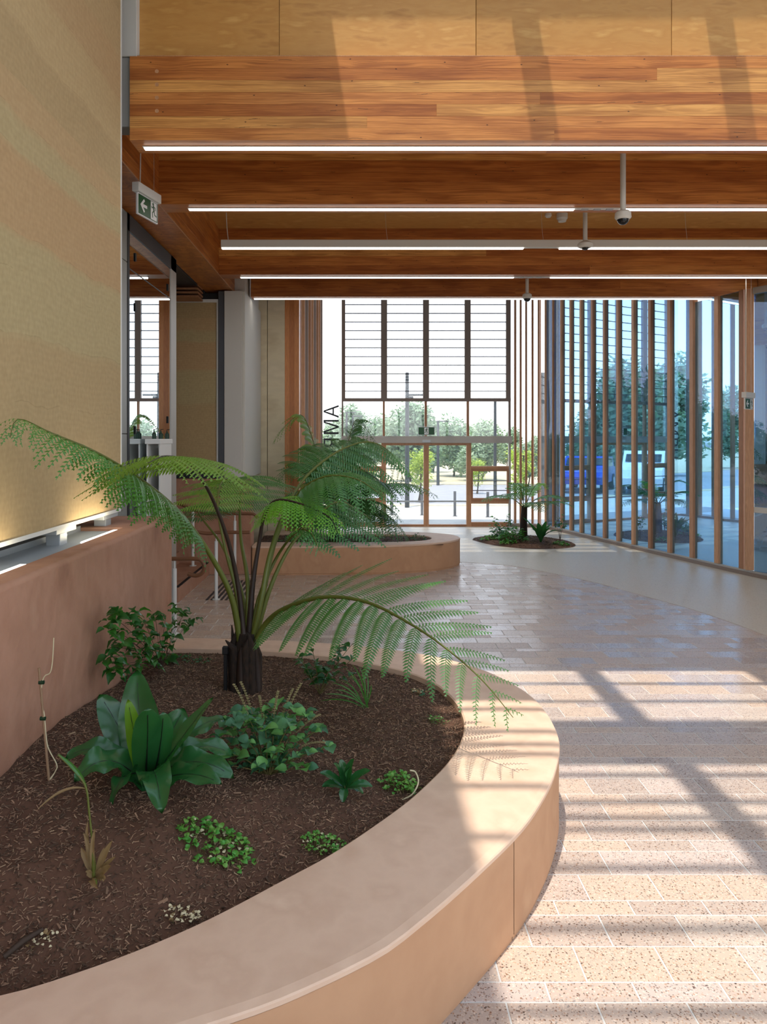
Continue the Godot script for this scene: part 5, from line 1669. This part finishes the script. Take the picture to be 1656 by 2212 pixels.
func tree(label: String, pos: Vector3, sc: float, cm: Mesh, m: Material, lean: float, group: String) -> void:
	var t := thing("tree", label, "tree", pos, group)
	var g := G.new()
	g.tube(bent(pos, pos + Vector3(lean, 1.2 * sc, 0), pos + Vector3(lean * 0.4, 2.4 * sc, 0), 6), [0.09 * sc, 0.05 * sc], 7)
	part(t, "trunk", g, M.twig_dark)
	var o := partm(t, "crown", cm, m, "stuff")
	o.transform = Transform3D(Basis(Vector3.UP, rng.randf() * TAU).scaled(Vector3.ONE * sc), Vector3(0, 0.7 * sc, 0))
func car(label: String, pos: Vector3, turn: float, m: Material, tall: bool) -> void:
	var t := thing("car", label, "car", pos, "parked cars")
	t.rotation.y = turn
	var s := 0.25 if tall else 0.0
	var prof := PackedVector2Array([Vector2(-2.1, 0.35), Vector2(-2.15, 0.75), Vector2(-1.95, 0.95 + s * 0.4), Vector2(-1.6, 1.0 + s * 0.5), Vector2(-1.25, 1.42 + s), Vector2(0.2, 1.46 + s), Vector2(0.95, 1.0 + s * 0.5), Vector2(1.95, 0.85 + s * 0.5), Vector2(2.15, 0.65), Vector2(2.12, 0.35)])
	var g := G.new()
	g.prism(prof, 1.72, Vector3.ZERO, Vector3.RIGHT, Vector3.UP)
	var o := partm(t, "car_body", g.mesh(), m)
	o.position = Vector3.ZERO
	g = G.new()
	g.prism(PackedVector2Array([Vector2(-1.2, 1.02 + s * 0.5), Vector2(-1.05, 1.38 + s), Vector2(0.15, 1.40 + s), Vector2(0.7, 1.02 + s * 0.5)]), 1.74, Vector3.ZERO, Vector3.RIGHT, Vector3.UP)
	partm(t, "side_window", g.mesh(), M.car_glass).position = Vector3.ZERO
	g = G.new()
	g.box(Vector3(0.6, 1.24 + s * 0.75, 0), Vector3(0.02, 0.5, 1.5), 0.0, Basis(Vector3(0, 0, 1), 0.98))
	partm(t, "windscreen", g.mesh(), M.car_glass).position = Vector3.ZERO
	for x in [-1.35, 1.35]:
		for z in [-0.8, 0.8]:
			g = G.new()
			g.tube([Vector3(x, 0.33, z - 0.1), Vector3(x, 0.33, z + 0.1)], [0.33], 16)
			var w := partm(t, "wheel", g.mesh(), M.tyre)
			w.position = Vector3.ZERO
			g = G.new()
			g.tube([Vector3(x, 0.33, z - 0.11), Vector3(x, 0.33, z + 0.11)], [0.2], 12)
			partm(w, "rim", g.mesh(), M.steel)
func build_outside() -> void:
	var gr := struct("ground")
	slab(gr, "pavement", P(-40, -0.3, 18.7), P(60, -0.02, 24.5), M.pavement)
	slab(gr, "pavement", P(7.8, -0.3, -20), P(60, -0.02, 18.7), M.pavement)
	slab(gr, "car_park", P(-60, -0.3, 25.2), P(80, -0.03, 36), M.asphalt)
	slab(gr, "verge", P(-60, -0.3, 24.5), P(80, -0.01, 25.2), M.dry)
	slab(gr, "dry_field", P(-150, -0.3, 36), P(180, 0.0, 140), M.dry)
	# bollards
	var bl := [[846, 1112, 1058], [911, 1113, 1064], [982, 1115, 1060], [1053, 1117, 1059]]
	for k in 4:
		var b: Array = bl[k]
		var p := on(b[0], b[1], -0.02)
		var t := thing("bollard", ["grey bollard outside the left door leaf", "grey bollard behind the meeting stiles of the doors", "grey bollard outside the middle of the right door leaf", "grey bollard outside the right side light"][k], "bollard", p, "bollards outside the entrance")
		slab(t, "shaft", p + Vector3(-0.035, 0, -0.035), p + Vector3(0.035, 0.72, 0.035), M.bollard, 0.005)
		slab(t, "base_plate", p + Vector3(-0.06, 0, -0.06), p + Vector3(0.06, 0.01, 0.06), M.bollard)
	# light poles
	var poles := [[879, 1095, 805, 0.06, "tall dark lamp post with camera arm in front of the trees", 1], [945.7, 1047, 910, 0.06, "dark lamp post seen through the right door leaf", 0], [1069, 1078, 866, 0.05, "dark lamp post with flat head seen in the right bay", 2], [748.5, 1035.5, 891, 0.06, "thin far lamp post at the left edge of the first bay", 0], [762, 1036, 899, 0.06, "second thin far lamp post in the first bay", 0], [1172, 1085, 805, 0.07, "dark banner pole beyond the curved glass", 3]]
	for q in poles:
		var p := on(q[0], q[1], 0.0)
		var h: float = EYE + (948.0 - q[2]) * -p.z / F
		var t := thing("lamp_post", q[4], "lamp post", p, "lamp posts outside")
		var g := G.new()
		g.tube([p + Vector3(0, -0.1, 0), p + Vector3(0, h, 0)], [q[3] * 1.3, q[3]], 10)
		part(t, "post", g, M.pole)
		g = G.new()
		if q[5] == 1:
			g.box(p + Vector3(0.28, h - 0.72, 0), Vector3(0.5, 0.06, 0.12), 0.01)
			g.box(p + Vector3(0.12, h - 0.82, 0), Vector3(0.16, 0.12, 0.12), 0.01)
			part(t, "camera_arm", g, M.pole)
		elif q[5] == 3:
			g.prism(PackedVector2Array([Vector2(0, 0), Vector2(0.16, -0.3), Vector2(0.2, -1.6), Vector2(0.06, -3.0), Vector2(0, -3.1)]), 0.05, p + Vector3(0.05, h, 0), Vector3.RIGHT, Vector3.UP)
			part(t, "banner", g, M.pole)
		else:
			g.box(p + Vector3(0.22 if q[5] == 0 else 0.0, h, 0), Vector3(0.6, 0.05, 0.14), 0.01)
			part(t, "lamp_head", g, M.pole)
	# trees
	var cms := [crown_mesh(1.9, 3.2, 6500, 0.15, 1).mesh(), crown_mesh(1.7, 3.6, 6500, 0.14, 2).mesh(), crown_mesh(2.2, 2.9, 6500, 0.15, 3).mesh()]
	var small := crown_mesh(0.9, 2.0, 1800, 0.08, 4).mesh()
	var tr := [[705, 905, 48], [785, 878, 43.5], [830, 900, 54], [885, 862, 38.5], [935, 900, 48.5], [980, 898, 43.5], [1040, 902, 39], [1095, 925, 54], [745, 915, 60], [650, 930, 54], [1140, 945, 34.5], [1195, 935, 44], [1010, 915, 60], [880, 915, 66]]
	var side := [[1290, 900, 47], [1340, 810, 34], [1410, 860, 57], [1460, 800, 38.5], [1510, 880, 49], [1590, 890, 43.5], [1730, 860, 34], [1240, 930, 55], [1760, 880, 40.5], [2030, 860, 34]]
	var mir := [[-14.5, 33.0, 6.6], [-20.5, 34.5, 7.2], [-26.0, 41.5, 6.8], [-11.0, 38.0, 5.6], [-35.0, 38.0, 6.0]]
	var words3 := ["mirrored left of the sign in the curved glass", "tall, mirrored above the parked cars", "mirrored right of the parked cars", "low, mirrored near the corner of the glass", "mirrored at the right end of the glass"]
	var words := ["far left of the row behind the car park", "full crown in the left bay behind the lamp posts", "hidden behind the tall lamp post", "tallest crown behind the tall lamp post", "right of the tall lamp post, above the exit sign", "full crown in the third bay", "round crown in the right bay", "low crown at the right edge of the entrance", "low crown between the left door posts", "behind the slatted fins on the left", "beyond the first fins of the curved glass", "beyond the dark fins of the curved glass", "farthest low crown in the third bay", "farthest low crown in the second bay"]
	var words2 := ["beyond the middle fins of the curved glass", "tall, beyond the middle of the curved glass", "broad, beyond the right part of the curved glass", "tallest crown beyond the curved glass", "right of the tallest crown beyond the glass", "low crown beyond the lettered glass", "beyond the right end of the curved glass", "far low crown beyond the middle fins", "outside at the far right of the glass", "outside beyond the right wall"]
	for k in tr.size() + side.size():
		var q: Array = tr[k] if k < tr.size() else side[k - tr.size()]
		var p := P((q[0] - 776.0) * q[2] / F, -0.02, q[2])
		var h: float = EYE + (948.0 - q[1]) * q[2] / F
		tree("grey-green gum tree, " + (words[k] if k < words.size() else words2[k - words.size()]), p, h / 4.2, cms[k % 3], M.gum if k % 2 == 0 else M.gum_b, rng.randf_range(-0.3, 0.3), "gum trees outside")
	for k in mir.size():
		tree("grey-green gum tree, " + words3[k], P(mir[k][0], -0.02, mir[k][1]), mir[k][2] / 4.2, cms[k % 3], M.gum_b if k % 2 == 0 else M.gum, 0.2, "gum trees outside")
	var yl := [[905, 962, 26.0, "young yellow-green tree outside the doors"], [1030, 985, 30.0, "pale young tree outside the right side light"], [1128, 960, 27.0, "yellow-green shrub beyond the dark fins"], [800, 1000, 30.0, "low yellow-green shrub outside the left bay"]]
	for q in yl:
		var p := P((q[0] - 776.0) * q[2] / F, -0.02, q[2])
		var h: float = EYE + (948.0 - q[1]) * q[2] / F
		tree(q[3], p, h / 2.9, small, M.wattle, 0.1, "young trees outside")
	var hd := [[1300, 29.0, "hedge beyond the middle of the curved glass"], [1400, 29.0, "hedge beyond the right part of the curved glass"], [1500, 29.0, "hedge beyond the right end of the curved glass"]]
	for q in hd:
		var p := P((q[0] - 776.0) * q[1] / F, -0.02, q[1])
		var t := thing("hedge", q[2], "hedge", p, "hedges beyond the car park")
		var g := G.new()
		for k in 1500:
			var c := p + Vector3(rng.randf_range(-0.85, 0.85), rng.randf_range(0.0, 1.5), rng.randf_range(-0.4, 0.4))
			var a := Vector3(rng.randfn(), rng.randfn(), rng.randfn()).normalized()
			var b := a.cross(Vector3(rng.randfn(), rng.randfn(), rng.randfn())).normalized()
			g.quad(c - a * 0.09, c - b * 0.05, c + a * 0.09, c + b * 0.05)
		part(t, "foliage", g, M.gum_b, "stuff")
	car("blue car parked outside, mirrored in the curved glass", P(-6.7, 0, 27.6), -0.6, M.car_blue, false)
	car("white utility car parked outside, mirrored in the curved glass", P(-7.9, 0, 25.5), -0.6, M.car_white, true)

# ---------------------------------------------------------------- signs and joinery
func figure(parent: Node3D, o: Vector3, ax: Vector3, ay: Vector3, s: float, m: Material) -> void:
	# running figure in a doorway, as on escape signs
	var nz := ax.cross(ay).normalized()
	var g := G.new()
	g.tube([o + ay * 0.36 * s + ax * 0.06 * s - nz * 0.001, o + ay * 0.36 * s + ax * 0.06 * s + nz * 0.003], [0.07 * s], 10)
	part(parent, "figure_head", g, m)
	g = G.new()
	var limb := func(p: Array, w: float) -> void:
		for i in p.size() - 1:
			var a: Vector2 = p[i]
			var b: Vector2 = p[i + 1]
			var d := (b - a).normalized()
			var n := Vector2(-d.y, d.x) * w * 0.5
			g.prism(PackedVector2Array([a - n - d * w * 0.3, b - n + d * w * 0.3, b + n + d * w * 0.3, a + n - d * w * 0.3]), 0.003, o + nz * 0.001, ax * s, ay * s)
	limb.call([Vector2(0.03, 0.26), Vector2(-0.03, 0.02)], 0.12)
	limb.call([Vector2(0.04, 0.22), Vector2(0.16, 0.14), Vector2(0.22, 0.2)], 0.05)
	limb.call([Vector2(0.0, 0.24), Vector2(-0.15, 0.2), Vector2(-0.18, 0.08)], 0.05)
	limb.call([Vector2(-0.02, 0.02), Vector2(0.12, -0.1), Vector2(0.1, -0.34)], 0.065)
	limb.call([Vector2(-0.04, 0.02), Vector2(-0.1, -0.18), Vector2(-0.27, -0.22)], 0.065)
	part(parent, "figure_body", g, m)
func exit_sign(label: String, o: Vector3, ax: Vector3, w: float, h: float, arrow: bool, box: bool, top: float) -> void:
	var ay := Vector3.UP
	var nz := ax.cross(ay).normalized()
	var t := thing("exit_sign", label, "exit sign", o, "green escape route signs")
	var bs := Basis(ax, ay, nz)
	var g := G.new()
	g.box(o, Vector3(w, h, 0.02), 0.002, bs)
	part(t, "sign_edge", g, M.sign_white)
	g = G.new()
	g.box(o + nz * 0.0105, Vector3(w - 0.02, h - 0.02, 0.004), 0.0, bs)
	part(t, "sign_face", g, M.green)
	var f := o + nz * 0.0135
	if arrow:
		var s := h
		g = G.new()
		g.prism(PackedVector2Array([Vector2(-0.30, 0), Vector2(0.0, 0.32), Vector2(0.08, 0.24), Vector2(-0.08, 0.07), Vector2(0.28, 0.07), Vector2(0.28, -0.07), Vector2(-0.08, -0.07), Vector2(0.08, -0.24), Vector2(0.0, -0.32)]), 0.003, f - ax * w * 0.22, ax * s, ay * s)
		part(t, "arrow", g, M.sign_white)
		g = G.new()
		g.box(f + ax * w * 0.27, Vector3(w * 0.3, h * 0.84, 0.003), 0.0, bs)
		part(t, "doorway", g, M.sign_white)
		figure(t, f + ax * w * 0.26 + nz * 0.002, -ax, ay, h * 0.9, M.green)
	else:
		g = G.new()
		g.box(f, Vector3(w * 0.26, h * 0.8, 0.003), 0.0, bs)
		part(t, "doorway", g, M.sign_white)
		figure(t, f + nz * 0.002, ax, ay, h * 0.85, M.green)
	if box:
		g = G.new()
		g.box(o + ay * (h * 0.5 + 0.045) , Vector3(w + 0.05, 0.085, 0.07), 0.004, bs)
		part(t, "lamp_housing", g, M.white)
		g = G.new()
		var a := o + ay * (h * 0.5 + 0.08) - ax * w * 0.35
		var b := Vector3(a.x, top, a.z)
		g.tube(bent(a, a.lerp(b, 0.5) + ax * 0.02, b, 8), [0.006], 6)
		part(t, "cable", g, M.off_white)
		g = G.new()
		a += ax * w * 0.7
		g.tube([a, Vector3(a.x, top, a.z)], [0.0018], 5)
		part(t, "wire", g, M.steel)

func build_small_things() -> void:
	exit_sign("green exit sign with arrow hanging beside the left timber girder", P(-2.0, 4.37, 6.98), Vector3(0, 0, -1).rotated(Vector3.UP, -0.25), 0.36, 0.2, true, true, CEIL)
	exit_sign("green exit sign with arrow hanging in front of the curved glass", P(5.88, 2.73, 11.2), Vector3(1, 0, -0.9).normalized(), 0.30, 0.17, true, true, CEIL)
	exit_sign("green running-figure exit sign above the entrance doors", P(fx(920), fy(931), FZ - 0.07), Vector3(1, 0, 0), 0.415, 0.205, false, false, 0.0)
	# unit added behind the glass in place of the counter reflected there
	var jo := thing("reflected_joinery", "panelled brown joinery unit added behind the glass, standing in for a reflected counter", "cabinet", P(8.9, 0, 13.6))
	slab(jo, "carcass", P(8.4, 0, 12.4), P(8.9, 1.9, 15.2), M.joinery_b, 0.004)
	for k in 4:
		var z0 := 12.42 + k * 0.7
		var d := slab(jo, "cabinet_door", P(8.38, 0.12, z0), P(8.4, 1.78, z0 + 0.68), M.joinery, 0.003)
		for y in [0.5, 1.0, 1.5]:
			slab(d, "handle", P(8.36, y, z0 + 0.08), P(8.38, y + 0.08, z0 + 0.11), M.dark_grey)
	slab(jo, "worktop", P(8.3, 1.9, 12.3), P(9.0, 1.94, 15.3), M.white, 0.004)
